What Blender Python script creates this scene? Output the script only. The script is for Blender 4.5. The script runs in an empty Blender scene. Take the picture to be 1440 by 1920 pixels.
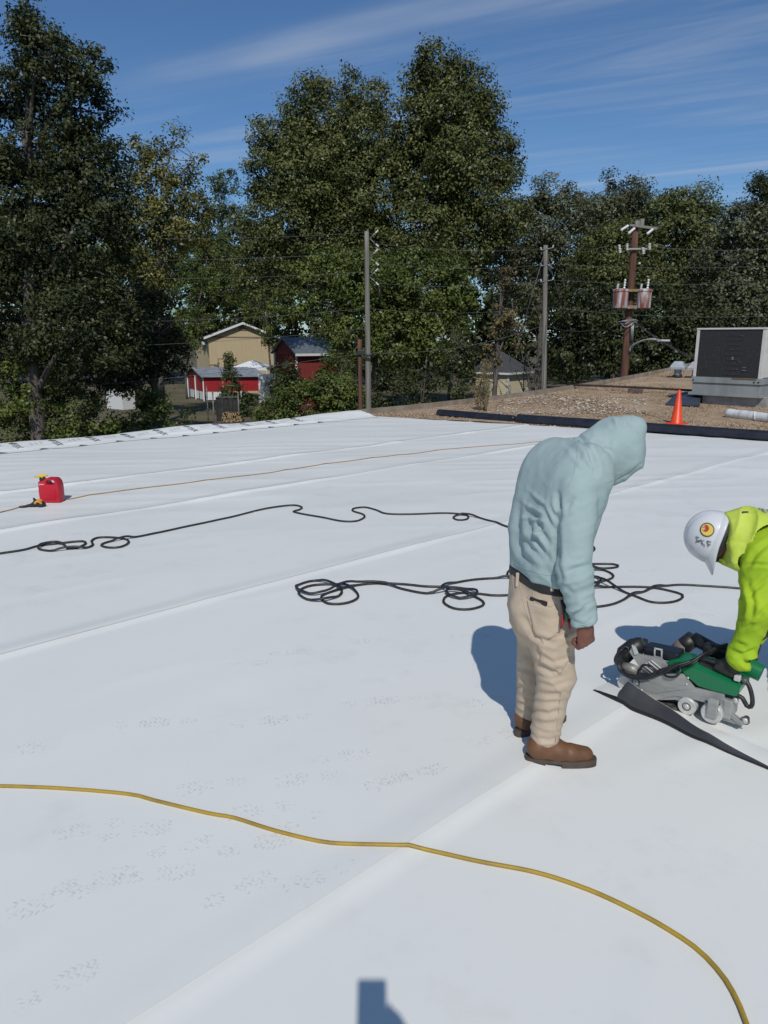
import bpy, bmesh, math, random
import numpy as np
from mathutils import Vector, Matrix

# ------------------------------------------------------------------ camera, sky, sun, exposure
SC = bpy.context.scene
F, H, HOR = 1380.0, 1.85, 633.0                 # focal length and horizon row in photograph pixels, camera height
PITCH = math.atan((960 - HOR) / F)
cam_d = bpy.data.cameras.new('camera'); cam = bpy.data.objects.new('camera', cam_d)
SC.collection.objects.link(cam); SC.camera = cam
cam.location = (0, 0, H); cam.rotation_euler = (math.pi / 2 - PITCH, 0, 0)
cam_d.sensor_fit = 'VERTICAL'; cam_d.sensor_height = 24.0; cam_d.lens = 24.0 * F / 1920
cam_d.clip_start = 0.02; cam_d.clip_end = 3000

SUN_EL, SUN_AZ = math.radians(46.0), math.radians(-1.0)       # shadow heading, measured from +Y towards -X
world = bpy.data.worlds.new('World'); SC.world = world; world.use_nodes = True
wt = world.node_tree; wt.nodes.clear()
def wn(t, **k):
    n = wt.nodes.new(t)
    for a, b in k.items(): setattr(n, a, b)
    return n
sky = wn('ShaderNodeTexSky', sky_type='NISHITA', sun_disc=False)
sky.sun_elevation = SUN_EL; sky.sun_rotation = math.radians(181); sky.air_density = 1.0; sky.dust_density = 0.25; sky.ozone_density = 2.2
wbg = wn('ShaderNodeBackground'); wbg.inputs['Strength'].default_value = 0.078
wout = wn('ShaderNodeOutputWorld')
tc = wn('ShaderNodeTexCoord'); sep = wn('ShaderNodeSeparateXYZ')
wt.links.new(tc.outputs['Generated'], sep.inputs[0])
mx = wn('ShaderNodeMath', operation='MAXIMUM'); mx.inputs[1].default_value = 0.05; wt.links.new(sep.outputs['Z'], mx.inputs[0])
dx = wn('ShaderNodeMath', operation='DIVIDE'); dy = wn('ShaderNodeMath', operation='DIVIDE')
wt.links.new(sep.outputs['X'], dx.inputs[0]); wt.links.new(mx.outputs[0], dx.inputs[1])
wt.links.new(sep.outputs['Y'], dy.inputs[0]); wt.links.new(mx.outputs[0], dy.inputs[1])
cmb = wn('ShaderNodeCombineXYZ'); wt.links.new(dx.outputs[0], cmb.inputs[0]); wt.links.new(dy.outputs[0], cmb.inputs[1])
def cloud(rot, scale, detail, lo, hi, dist, off):
    rt = wn('ShaderNodeMapping'); rt.inputs['Rotation'].default_value = (0, 0, rot)
    mp = wn('ShaderNodeMapping'); mp.inputs['Location'].default_value = off
    mp.inputs['Scale'].default_value = scale
    wt.links.new(cmb.outputs[0], rt.inputs[0]); wt.links.new(rt.outputs[0], mp.inputs[0])
    nz = wn('ShaderNodeTexNoise'); nz.inputs['Scale'].default_value = 1.0; nz.inputs['Detail'].default_value = detail
    nz.inputs['Roughness'].default_value = 0.58; nz.inputs['Distortion'].default_value = dist
    wt.links.new(mp.outputs[0], nz.inputs['Vector'])
    mr = wn('ShaderNodeMapRange', interpolation_type='SMOOTHSTEP'); mr.inputs['From Min'].default_value = lo; mr.inputs['From Max'].default_value = hi
    wt.links.new(nz.outputs['Fac'], mr.inputs['Value']); return mr
c1 = cloud(math.radians(32), (0.16, 1.25, 1), 7, 0.42, 0.88, 1.1, (1.3, 0.4, 0))
c2 = cloud(math.radians(20), (0.35, 0.75, 1), 3, 0.34, 0.60, 0.3, (5.3, 2.9, 0))
c3 = cloud(math.radians(25), (0.5, 5.0, 1), 6, 0.40, 0.85, 0.5, (7.7, 9.1, 0))
mu = wn('ShaderNodeMath', operation='MULTIPLY'); wt.links.new(c1.outputs[0], mu.inputs[0]); wt.links.new(c2.outputs[0], mu.inputs[1])
mu3 = wn('ShaderNodeMath', operation='MULTIPLY'); wt.links.new(c3.outputs[0], mu3.inputs[0]); wt.links.new(c2.outputs[0], mu3.inputs[1])
mu4 = wn('ShaderNodeMath', operation='MULTIPLY'); mu4.inputs[1].default_value = 0.28; wt.links.new(mu3.outputs[0], mu4.inputs[0])
add = wn('ShaderNodeMath', operation='ADD', use_clamp=True); wt.links.new(mu.outputs[0], add.inputs[0]); wt.links.new(mu4.outputs[0], add.inputs[1])
mul = wn('ShaderNodeMath', operation='MULTIPLY'); mul.inputs[1].default_value = 0.72; wt.links.new(add.outputs[0], mul.inputs[0])
mix = wn('ShaderNodeMixRGB'); mix.inputs['Color2'].default_value = (6.3, 6.9, 7.8, 1)
tintn = wn('ShaderNodeMixRGB', blend_type='MULTIPLY'); tintn.inputs['Fac'].default_value = 1.0; tintn.inputs['Color2'].default_value = (.62, .86, 1.10, 1); wt.links.new(sky.outputs[0], tintn.inputs['Color1'])
wt.links.new(mul.outputs[0], mix.inputs['Fac']); wt.links.new(tintn.outputs[0], mix.inputs['Color1'])
wt.links.new(mix.outputs[0], wbg.inputs['Color']); wt.links.new(wbg.outputs[0], wout.inputs[0])

sun_d = bpy.data.lights.new('sun', 'SUN'); sun = bpy.data.objects.new('sun', sun_d); SC.collection.objects.link(sun)
sun_d.energy = 2.88; sun_d.angle = math.radians(0.53); sun_d.color = (1.0, 0.965, 0.91)
sdir = Vector((math.sin(SUN_AZ) * math.cos(SUN_EL), math.cos(SUN_AZ) * math.cos(SUN_EL), -math.sin(SUN_EL)))
sun.rotation_euler = sdir.to_track_quat('-Z', 'Y').to_euler(); sun.location = (0, -20, 30)
SC.view_settings.view_transform = 'Standard'; SC.view_settings.look = 'None'
SC.view_settings.exposure = 0.0; SC.view_settings.gamma = 1.0; SC.view_settings.use_curve_mapping = False
SC.render.engine = 'CYCLES'; SC.cycles.use_denoising = True
SC.cycles.max_bounces = 6; SC.cycles.transparent_max_bounces = 8

# ------------------------------------------------------------------ helpers
rng = np.random.default_rng(7)
def V(*a): return np.array(a, float)
CP, SP = math.cos(PITCH), math.sin(PITCH)
def ray(px, py):
    y = -(py - 960) / F
    return V((px - 720) / F, CP + SP * y, -SP + CP * y)
def gp(px, py, z=0.0):
    d = ray(px, py); return V(0, 0, H) + d * ((z - H) / d[2])
def at(px, py, Y):
    d = ray(px, py); return V(0, 0, H) + d * (Y / d[1])
def pxm(P):                                    # photograph pixels per metre at a point
    return F / (P[1] * CP + (H - P[2]) * SP)
def onplane(px, py, P0, nrm):
    d = ray(px, py); o = V(0, 0, H); return o + d * (np.dot(P0 - o, nrm) / np.dot(d, nrm))
def unit(v): v = np.asarray(v, float); return v / (np.linalg.norm(v) + 1e-12)
def to_px(P):
    P = np.asarray(P, float); v = P - V(0, 0, H)
    z = v[..., 1] * CP - v[..., 2] * SP; u = v[..., 1] * SP + v[..., 2] * CP
    return 720 + F * v[..., 0] / z, 960 - F * u / z

def _hash(i, j, k):
    n = (i * 374761393 + j * 668265263 + k * 2147483647 * 3 + 1013904223) & 0xffffffff
    n = ((n ^ (n >> 13)) * 1274126177) & 0xffffffff
    return ((n ^ (n >> 16)) & 0xffff) / 65535.0
def noise3(p):                                  # vectorised value noise, 0..1
    p = np.asarray(p, float); f0 = np.floor(p); u = p - f0; u = u * u * (3 - 2 * u); i = f0.astype(np.int64)
    r = 0
    for a in (0, 1):
        for b in (0, 1):
            for c in (0, 1):
                w = (u[..., 0] if a else 1 - u[..., 0]) * (u[..., 1] if b else 1 - u[..., 1]) * (u[..., 2] if c else 1 - u[..., 2])
                r = r + w * _hash(i[..., 0] + a, i[..., 1] + b, i[..., 2] + c)
    return r
def noise2(x, y, o=0.0): return noise3(np.stack([np.asarray(x, float), np.asarray(y, float), np.zeros_like(np.asarray(x, float)) + o], -1))
def sst(a, b, x): t = np.clip((x - a) / (b - a), 0, 1); return t * t * (3 - 2 * t)

# --- materials
def mat(name, col, rough=0.6, col2=None, nscale=8.0, bump=0.0, bscale=40.0, metal=0.0, spec=0.5, stretch=(1, 1, 1), lo=0.35, hi=0.65, detail=4.0, coat=0.0, sss=0.0, attr=None, trans=0.0):
    m = bpy.data.materials.new(name); m.use_nodes = True; nt = m.node_tree; b = nt.nodes['Principled BSDF']
    b.inputs['Roughness'].default_value = rough; b.inputs['Metallic'].default_value = metal
    b.inputs['Specular IOR Level'].default_value = spec; b.inputs['Coat Weight'].default_value = coat
    b.inputs['Base Color'].default_value = (*col, 1)
    t = nt.nodes.new('ShaderNodeTexCoord'); mp = nt.nodes.new('ShaderNodeMapping'); mp.inputs['Scale'].default_value = stretch
    nt.links.new(t.outputs['Object'], mp.inputs[0])
    if col2 is not None:
        r = nt.nodes.new('ShaderNodeMixRGB'); r.inputs['Color1'].default_value = (*col, 1); r.inputs['Color2'].default_value = (*col2, 1)
        if attr:
            n = nt.nodes.new('ShaderNodeAttribute'); n.attribute_name = attr; nt.links.new(n.outputs['Fac'], r.inputs['Fac'])
        else:
            n = nt.nodes.new('ShaderNodeTexNoise'); n.inputs['Scale'].default_value = nscale; n.inputs['Detail'].default_value = detail
            nt.links.new(mp.outputs[0], n.inputs['Vector'])
            k = nt.nodes.new('ShaderNodeMapRange'); k.inputs['From Min'].default_value = lo; k.inputs['From Max'].default_value = hi
            nt.links.new(n.outputs['Fac'], k.inputs['Value']); nt.links.new(k.outputs[0], r.inputs['Fac'])
        nt.links.new(r.outputs[0], b.inputs['Base Color'])
    if bump > 0:
        n2 = nt.nodes.new('ShaderNodeTexNoise'); n2.inputs['Scale'].default_value = bscale; n2.inputs['Detail'].default_value = 5
        nt.links.new(mp.outputs[0], n2.inputs['Vector'])
        bp = nt.nodes.new('ShaderNodeBump'); bp.inputs['Strength'].default_value = bump; bp.inputs['Distance'].default_value = 0.01
        nt.links.new(n2.outputs['Fac'], bp.inputs['Height']); nt.links.new(bp.outputs[0], b.inputs['Normal'])
    if trans > 0:
        tr = nt.nodes.new('ShaderNodeBsdfTranslucent'); ms = nt.nodes.new('ShaderNodeMixShader'); ms.inputs[0].default_value = trans
        src = b.inputs['Base Color'].links[0].from_socket if b.inputs['Base Color'].links else None
        if src: nt.links.new(src, tr.inputs['Color'])
        else: tr.inputs['Color'].default_value = (*col, 1)
        nt.links.new(b.outputs[0], ms.inputs[1]); nt.links.new(tr.outputs[0], ms.inputs[2])
        nt.links.new(ms.outputs[0], nt.nodes['Material Output'].inputs[0])
    return m

# --- objects: every object is made here. Meshes are given in world space and turned into the parent's space.
COL = SC.collection
WM = {}
def tag(o, label=None, cat=None, group=None, kind=None):
    if label: o['label'] = label
    if cat: o['category'] = cat
    if group: o['group'] = group
    if kind: o['kind'] = kind
    return o
def thing(name, label, cat, loc, rz=0.0, group=None):
    o = bpy.data.objects.new(name, None); COL.objects.link(o); o.empty_display_size = 0.1
    o.location = tuple(loc); o.rotation_euler = (0, 0, rz)
    WM[o.name] = Matrix.Translation(Vector(tuple(loc))) @ Matrix.Rotation(rz, 4, 'Z')
    return tag(o, label, cat, group)
def link(name, me, parent, mats):
    o = bpy.data.objects.new(name, me); COL.objects.link(o)
    for m in (mats if isinstance(mats, (list, tuple)) else [mats]): me.materials.append(m)
    if parent is not None: o.parent = parent
    WM[o.name] = WM[parent.name].copy() if parent is not None else Matrix.Identity(4)
    return o
def mesh(name, verts, faces, mats, parent=None, smooth=True, local=False, mi=None):
    """verts (n,3) world, faces: list or (m,k) array"""
    verts = np.asarray(verts, float)
    if parent is not None and not local:
        M = np.array(WM[parent.name].inverted()); verts = verts @ M[:3, :3].T + M[:3, 3]
    me = bpy.data.meshes.new(name)
    if isinstance(faces, np.ndarray):
        k = faces.shape[1]; n = len(faces)
        me.vertices.add(len(verts)); me.vertices.foreach_set('co', verts.ravel().astype(np.float32))
        me.loops.add(n * k); me.loops.foreach_set('vertex_index', faces.ravel().astype(np.int32))
        me.polygons.add(n); me.polygons.foreach_set('loop_start', np.arange(0, n * k, k, dtype=np.int32))
        me.update(calc_edges=True)
    else:
        me.from_pydata([tuple(v) for v in verts], [], [tuple(f) for f in faces]); me.update()
    if smooth: me.polygons.foreach_set('use_smooth', np.ones(len(me.polygons), bool))
    if mi is not None: me.polygons.foreach_set('material_index', np.asarray(mi, np.int32))
    me.validate(); me.update()
    return link(name, me, parent, mats)
class G:                                        # a bag of simple shapes that becomes one mesh
    def __init__(s): s.v = []; s.f = []
    def add(s, v, f):
        o = len(s.v); s.v += [tuple(q) for q in v]; s.f += [tuple(i + o for i in q) for q in f]; return s
    def box(s, c, size, ax=None, bev=0.0):
        c = np.asarray(c, float); sx, sy, sz = [q / 2 for q in size]
        ax = np.eye(3) if ax is None else np.asarray(ax, float)
        if bev <= 0:
            L = [(x, y, z) for x in (-sx, sx) for y in (-sy, sy) for z in (-sz, sz)]
            Fc = [(0, 1, 3, 2), (4, 6, 7, 5), (0, 4, 5, 1), (2, 3, 7, 6), (0, 2, 6, 4), (1, 5, 7, 3)]
        else:
            bm = bmesh.new(); bmesh.ops.create_cube(bm, size=1.0)
            for v in bm.verts: v.co = Vector((v.co.x * 2 * sx, v.co.y * 2 * sy, v.co.z * 2 * sz))
            bmesh.ops.bevel(bm, geom=list(bm.edges), offset=min(bev, sx * .9, sy * .9, sz * .9), segments=2, affect='EDGES', profile=0.5)
            bm.verts.index_update(); L = [tuple(v.co) for v in bm.verts]; Fc = [tuple(v.index for v in q.verts) for q in bm.faces]; bm.free()
        return s.add([c + ax.T @ np.array(q) for q in L], Fc)
    def tube(s, pts, r, n=8, cap=True):
        pts = np.asarray(pts, float); m = len(pts); r = np.broadcast_to(np.asarray(r, float), (m,))
        tg = np.gradient(pts, axis=0); tg /= np.linalg.norm(tg, axis=1)[:, None] + 1e-12
        up = V(0, 0, 1) if abs(tg[0][2]) < 0.9 else V(1, 0, 0)
        vs = []
        for i in range(m):
            a = unit(np.cross(tg[i], up)); b = np.cross(a, tg[i]); up = b
            for k in range(n):
                q = 2 * math.pi * k / n; vs.append(pts[i] + r[i] * (math.cos(q) * a + math.sin(q) * b))
        fs = [(i * n + k, i * n + (k + 1) % n, (i + 1) * n + (k + 1) % n, (i + 1) * n + k) for i in range(m - 1) for k in range(n)]
        if cap: fs += [tuple(range(n - 1, -1, -1)), tuple((m - 1) * n + k for k in range(n))]
        return s.add(vs, fs)
    def lathe(s, prof, c=(0, 0, 0), ax=None, n=24):
        ax = np.eye(3) if ax is None else np.asarray(ax, float); c = np.asarray(c, float); vs = []
        for r, z in prof:
            for k in range(n):
                q = 2 * math.pi * k / n; vs.append(c + ax.T @ V(r * math.cos(q), r * math.sin(q), z))
        m = len(prof)
        fs = [(i * n + k, i * n + (k + 1) % n, (i + 1) * n + (k + 1) % n, (i + 1) * n + k) for i in range(m - 1) for k in range(n)]
        return s.add(vs, fs)
    def prism(s, poly, vec, tri=False):
        poly = np.asarray(poly, float); n = len(poly); vs = list(poly) + list(poly + np.asarray(vec, float))
        return s.add(vs, [tuple(range(n - 1, -1, -1)), tuple(range(n, 2 * n))] + [(i, (i + 1) % n, n + (i + 1) % n, n + i) for i in range(n)])
    def build(s, name, m, parent=None, smooth=False, local=False):
        o = mesh(name, s.v, s.f, m, parent, smooth, local)
        bm = bmesh.new(); bm.from_mesh(o.data); bmesh.ops.recalc_face_normals(bm, faces=bm.faces); bm.to_mesh(o.data); bm.free()
        return o
def autosmooth(o, deg=40):
    me = o.data; bm = bmesh.new(); bm.from_mesh(me)
    for e in bm.edges: e.smooth = len(e.link_faces) == 2 and e.calc_face_angle(0) < math.radians(deg)
    for q in bm.faces: q.smooth = True
    bm.to_mesh(me); bm.free(); return o
def spline(pts, step=0.04, closed=False):       # Catmull-Rom resample
    p = np.asarray(pts, float); p = np.vstack([2 * p[0] - p[1], p, 2 * p[-1] - p[-2]]); out = []
    for i in range(1, len(p) - 2):
        n = max(2, int(np.linalg.norm(p[i + 1] - p[i]) / step))
        for t in np.linspace(0, 1, n, endpoint=False):
            a, b, c, d = p[i - 1], p[i], p[i + 1], p[i + 2]
            out.append(0.5 * ((2 * b) + (c - a) * t + (2 * a - 5 * b + 4 * c - d) * t * t + (3 * b - a - 3 * c + d) * t ** 3))
    out.append(p[-2]); return np.array(out)

# --- distance fields turned into smooth meshes (bodies, clothes, boots)
class Field:
    def __init__(s, lo, hi, h):
        s.h = h; s.lo = np.asarray(lo, float); n = np.ceil((np.asarray(hi, float) - s.lo) / h).astype(int) + 1
        s.D = np.full(n, 0.3, np.float32); s.ax = [s.lo[i] + h * np.arange(n[i]) for i in range(3)]
    def _box(s, mn, mx, pad):
        sl = []
        for i in range(3):
            a = max(0, int((mn[i] - pad - s.lo[i]) / s.h)); b = min(s.D.shape[i], int((mx[i] + pad - s.lo[i]) / s.h) + 2)
            if b <= a: return None, None
            sl.append(slice(a, b))
        g = np.meshgrid(*[s.ax[i][sl[i]] for i in range(3)], indexing='ij')
        return tuple(sl), np.stack(g, -1)
    def _join(s, sl, d, k, op):
        D = s.D[sl]
        if op == 'add':
            if k > 0: hh = np.maximum(k - np.abs(D - d), 0) / k; D = np.minimum(D, d) - hh * hh * k * 0.25
            else: D = np.minimum(D, d)
        else: D = np.maximum(D, -d)
        s.D[sl] = D
    def cap(s, a, b, ra, rb=None, k=0.03, op='add'):
        a = np.asarray(a, float); b = np.asarray(b, float); rb = ra if rb is None else rb; R = max(ra, rb)
        sl, p = s._box(np.minimum(a, b) - R, np.maximum(a, b) + R, 0.06 + k)
        if sl is None: return s
        ba = b - a; t = np.clip(((p - a) @ ba) / max(ba @ ba, 1e-9), 0, 1)
        d = np.linalg.norm(p - (a + t[..., None] * ba), axis=-1) - (ra + (rb - ra) * t)
        s._join(sl, d, k, op); return s
    def ell(s, c, r, ax=None, k=0.03, op='add'):
        c = np.asarray(c, float); R = max(r); sl, p = s._box(c - R, c + R, 0.06 + k)
        if sl is None: return s
        q = (p - c) @ (np.eye(3) if ax is None else np.asarray(ax, float).T); r = np.asarray(r, float)
        k0 = np.linalg.norm(q / r, axis=-1); k1 = np.linalg.norm(q / (r * r), axis=-1) + 1e-9
        s._join(sl, k0 * (k0 - 1) / k1, k, op); return s
    def loft(s, lev, side, n=5, k=0.03):        # lev: (centre, half width along side, radius)
        side = unit(side)
        for i in range(len(lev) - 1):
            (c0, w0, r0), (c1, w1, r1) = lev[i], lev[i + 1]
            for t in np.linspace(0, 1, n + 1)[: (n + 1 if i == len(lev) - 2 else n)]:
                c = (1 - t) * np.asarray(c0) + t * np.asarray(c1); w = (1 - t) * w0 + t * w1; r = (1 - t) * r0 + t * r1
                s.cap(c - side * w, c + side * w, r, k=k)
        return s
    def cut(s, P, nrm):                         # keep the side nrm points away from
        g = np.stack(np.meshgrid(*s.ax, indexing='ij'), -1); s.D = np.maximum(s.D, ((g - np.asarray(P)) @ unit(nrm)).astype(np.float32)); return s
    def net(s, smooth=2):
        D = s.D; ins = D < 0; nx, ny, nz = D.shape
        cs = {}
        for a in (0, 1):
            for b in (0, 1):
                for c in (0, 1): cs[a, b, c] = (slice(a, nx - 1 + a), slice(b, ny - 1 + b), slice(c, nz - 1 + c))
        cnt = sum(ins[q].astype(np.int8) for q in cs.values()); act = (cnt > 0) & (cnt < 8)
        idx = np.argwhere(act); vid = np.full(act.shape, -1, np.int64); vid[act] = np.arange(len(idx))
        acc = np.zeros((len(idx), 3)); num = np.zeros(len(idx)); corners = list(cs)
        for i, p in enumerate(corners):
            for q in corners[i + 1:]:
                df = [q[j] - p[j] for j in range(3)]
                if sum(abs(x) for x in df) != 1: continue
                A = D[cs[p]][act]; B = D[cs[q]][act]; m = (A < 0) != (B < 0); t = np.where(m, A / (A - B + 1e-12), 0)
                acc += m[:, None] * (np.array(p) + t[:, None] * np.array(df)); num += m
        v = (idx + acc / num[:, None]) * s.h + s.lo; fs = []
        for axis in range(3):
            o = [slice(1, -1)] * 3; o[axis] = slice(0, -1); o2 = [slice(1, -1)] * 3; o2[axis] = slice(1, None)
            A = ins[tuple(o)]; B = ins[tuple(o2)]; e = np.argwhere(A != B)
            if not len(e): continue
            sgn = A[tuple(e.T)]; base = e.copy(); u, w = [(1, 2), (2, 0), (0, 1)][axis]
            for j in (u, w): base[:, j] += 1
            def cell(du, dw):
                c = base.copy(); c[:, u] += du; c[:, w] += dw; return vid[tuple(c.T)]
            q = np.stack([cell(-1, -1), cell(0, -1), cell(0, 0), cell(-1, 0)], 1); q[~sgn] = q[~sgn][:, ::-1]; fs.append(q)
        f = np.vstack(fs); f = f[(f >= 0).all(1)]
        return relax(v, f, smooth), f
def relax(v, f, n):
    for _ in range(n):
        a = np.zeros_like(v); c = np.zeros(len(v))
        for i in range(4):
            for j in ((i + 1) % 4, (i - 1) % 4): np.add.at(a, f[:, i], v[f[:, j]]); np.add.at(c, f[:, i], 1)
        v = 0.5 * v + 0.5 * a / np.maximum(c, 1)[:, None]
    return v
def vnormals(v, f):
    n = np.cross(v[f[:, 2]] - v[f[:, 0]], v[f[:, 3]] - v[f[:, 1]]); o = np.zeros_like(v)
    for i in range(4): np.add.at(o, f[:, i], n)
    return o / (np.linalg.norm(o, axis=1)[:, None] + 1e-12)
def ridged(p, sharp=2.0): return (1 - np.abs(2 * noise3(p) - 1)) ** sharp
# ------------------------------------------------------------------ the roof we stand on
EX, EN = unit(V(0.733, 0.680, 0)), unit(V(-0.680, 0.733, 0))      # along the seams, across the seams
RX = V(EX[1], -EX[0], 0)                                          # to the right across the seams
RZ = math.atan2(RX[1], RX[0])
SEAMS = [1.69, 4.54, 7.66, 9.60]
def smax(t): return 11.95 + (13.3 - t) * 0.317                    # where the white membrane ends and the gravel begins
def hgt(x, y):
    x = np.asarray(x, float); y = np.asarray(y, float); s = x * EX[0] + y * EX[1]; t = x * EN[0] + y * EN[1]
    z = 0.010 * (noise2(s * .35, t * 1.1, 3.1) - .5) + 0.0045 * (noise2(s * .8 + t * .5, t * 3.3, 8.2) - .5)
    far = sst(5, 10, y)
    z += (0.006 + 0.016 * far) * (noise2(x * .55 + 3, y * 1.5 + x * .25, 1.7) - .5)
    z += far * 0.011 * (ridged(np.stack([x * .5, y * 2.6 - x * .35, 0 * x + 5], -1), 3) - .3)
    z += (1 - far) * 0.004 * (ridged(np.stack([x * .7 + y * .5, y * 1.3 - x * 1.0, 0 * x + 2], -1), 5))
    z += 0.0012 * (noise2(x * 6, y * 6, 4.4) - .5)
    for i, T in enumerate(SEAMS):
        d = t - T - 0.03 * (noise2(s * .5, 0 * s + i, 6.0) - .5)
        A = (0.0135, 0.0165, 0.019, 0.02)[i] * (0.35 + 0.9 * noise2(s * .9 + 10 * i, 0 * s, 2.0))
        z += A * sst(-(0.055, 0.07, .065, .06)[i], 0.0, d) * (1 - sst(0.0, 0.20, d))
    d = t + 0.35 * s - 2.35; z += 0.009 * np.exp(-(d / 0.07) ** 2) * sst(2.6, 3.2, s) * (1 - sst(3.6, 4.6, s)) * sst(0, 1.6, t)
    return z
def onroof(px, py, dz=0.0):
    P = gp(px, py)
    for _ in range(3): P = gp(px, py, float(hgt(P[0], P[1])))
    P[2] += dz; return P
def st(s, t): return s[..., None] * EX + t[..., None] * EN

membrane = mat('white_membrane', (.785, .785, .735), .42, (.755, .755, .705), .55, bump=0.05, bscale=9, spec=.16, lo=.4, hi=.75, detail=6)
nt = membrane.node_tree; bs = nt.nodes['Principled BSDF']                        # faint dirt scuffs
src = bs.inputs['Base Color'].links[0].from_socket
tcn = nt.nodes.new('ShaderNodeTexCoord'); sc = nt.nodes.new('ShaderNodeTexNoise'); sc.inputs['Scale'].default_value = 3.3; sc.inputs['Detail'].default_value = 9; sc.inputs['Roughness'].default_value = .68
msk = nt.nodes.new('ShaderNodeTexNoise'); msk.inputs['Scale'].default_value = .42; msk.inputs['Detail'].default_value = 2
for n_ in (sc, msk): nt.links.new(tcn.outputs['Object'], n_.inputs['Vector'])
r1 = nt.nodes.new('ShaderNodeMapRange'); r1.inputs['From Min'].default_value = .53; r1.inputs['From Max'].default_value = .78
r2 = nt.nodes.new('ShaderNodeMapRange'); r2.inputs['From Min'].default_value = .42; r2.inputs['From Max'].default_value = .62
nt.links.new(sc.outputs['Fac'], r1.inputs[0]); nt.links.new(msk.outputs['Fac'], r2.inputs[0])
mm = nt.nodes.new('ShaderNodeMath'); mm.operation = 'MULTIPLY'; nt.links.new(r1.outputs[0], mm.inputs[0]); nt.links.new(r2.outputs[0], mm.inputs[1])
mm2 = nt.nodes.new('ShaderNodeMath'); mm2.operation = 'MULTIPLY'; mm2.inputs[1].default_value = .36; nt.links.new(mm.outputs[0], mm2.inputs[0])
dm = nt.nodes.new('ShaderNodeMixRGB'); dm.inputs['Color2'].default_value = (.47, .45, .41, 1)
nt.links.new(mm2.outputs[0], dm.inputs['Fac']); nt.links.new(src, dm.inputs['Color1']); nt.links.new(dm.outputs[0], bs.inputs['Base Color'])
black_rubber = mat('black_membrane_underside', (.018, .020, .026), .55, (.03, .032, .038), 20)
concrete = mat('painted_block', (.38, .36, .33), .85, (.3, .28, .26), 3, bump=.2, bscale=30)
ink = mat('print_ink', (.05, .055, .07), .7); ink_pale = mat('faded_print_ink', (.36, .38, .41), .7)
foot_dirt = mat('boot_dirt', (.42, .41, .385), .8)
_nt = foot_dirt.node_tree                                                        # thin dry dust: lets the white sheet show through
_tp = _nt.nodes.new('ShaderNodeBsdfTransparent'); _ms = _nt.nodes.new('ShaderNodeMixShader'); _nz = _nt.nodes.new('ShaderNodeTexNoise')
_nz.inputs['Scale'].default_value = 45; _nz.inputs['Detail'].default_value = 4; _tc = _nt.nodes.new('ShaderNodeTexCoord')
_mr = _nt.nodes.new('ShaderNodeMapRange'); _mr.inputs['From Min'].default_value = .38; _mr.inputs['From Max'].default_value = .7; _mr.inputs['To Max'].default_value = .2
_nt.links.new(_tc.outputs['Object'], _nz.inputs['Vector']); _nt.links.new(_nz.outputs['Fac'], _mr.inputs[0]); _nt.links.new(_mr.outputs[0], _ms.inputs[0])
_nt.links.new(_tp.outputs[0], _ms.inputs[1]); _nt.links.new(_nt.nodes['Principled BSDF'].outputs[0], _ms.inputs[2]); _nt.links.new(_ms.outputs[0], _nt.nodes['Material Output'].inputs[0])

GZ = -4.3                                                                        # street level
roof = G()
_c = [st(np.array(a), np.array(b)) for a, b in ((-17., -8.), (smax(-8.) + 26, -8.), (38., 13.72), (-17., 13.72))]
roof.prism([q + V(0, 0, -.06) for q in _c], (0, 0, GZ + .06 - .02)).build('roof', concrete); R_ = bpy.data.objects['roof']; R_['kind'] = 'structure'
bounds = [-8.0] + SEAMS + [13.12]
sheets = []
for i in range(5):
    t0, t1 = bounds[i], bounds[i + 1] + (0.10 if i < 4 else 0)
    nt_, ns_ = max(8, int((t1 - t0) / .034)), 330
    tt = np.linspace(t0, t1, nt_ + 1); u = np.linspace(0, 1, ns_ + 1)
    T_, U_ = np.meshgrid(tt, u, indexing='ij'); S_ = -17 + U_ * (smax(T_) + 17)
    P = st(S_, T_); P[..., 2] = hgt(P[..., 0], P[..., 1]) + 0.003 * (1 - sst(t0, t1 - .06, T_)) - (0.0015 * sst(t1 - .14, t1, T_) if i < 4 else 0)
    a = np.arange(nt_)[:, None] * (ns_ + 1) + np.arange(ns_)[None]; f = np.stack([a, a + 1, a + ns_ + 2, a + ns_ + 1], -1).reshape(-1, 4)
    sheets.append(mesh('membrane_sheet', P.reshape(-1, 3), f, membrane, R_))
# loose printed sheet along the far left edge
def edge_z(s, t):
    w = sst(13.0, 13.75, t); q = st(s, t)
    return hgt(q[..., 0], q[..., 1]) + .006 + w * (0.035 + 0.075 * noise2(s * .55, 0 * s, 9.) ** 1.5 * 1.6) + .03 * np.exp(-((t - 13.28 - .12 * (noise2(s * .6, 0 * s, 4.) - .5)) / .07) ** 2) * noise2(s * .9, 0 * s, 5.)
tt = np.linspace(12.98, 13.82, 26); ss = np.linspace(-17, smax(13.4) - .02, 420); T_, S_ = np.meshgrid(tt, ss, indexing='ij')
P = st(S_, T_ + .05 * (noise2(S_ * .7, 0 * S_, 1.) - .5) * sst(13.4, 13.8, T_)); P[..., 2] = edge_z(S_, T_)
a = np.arange(25)[:, None] * 420 + np.arange(419)[None]; f = np.stack([a, a + 1, a + 421, a + 420], -1).reshape(-1, 4)
edge = mesh('membrane_edge_sheet', P.reshape(-1, 3), f, membrane, R_); edge['label'] = 'loose outer strip with repeated dark print'
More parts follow.
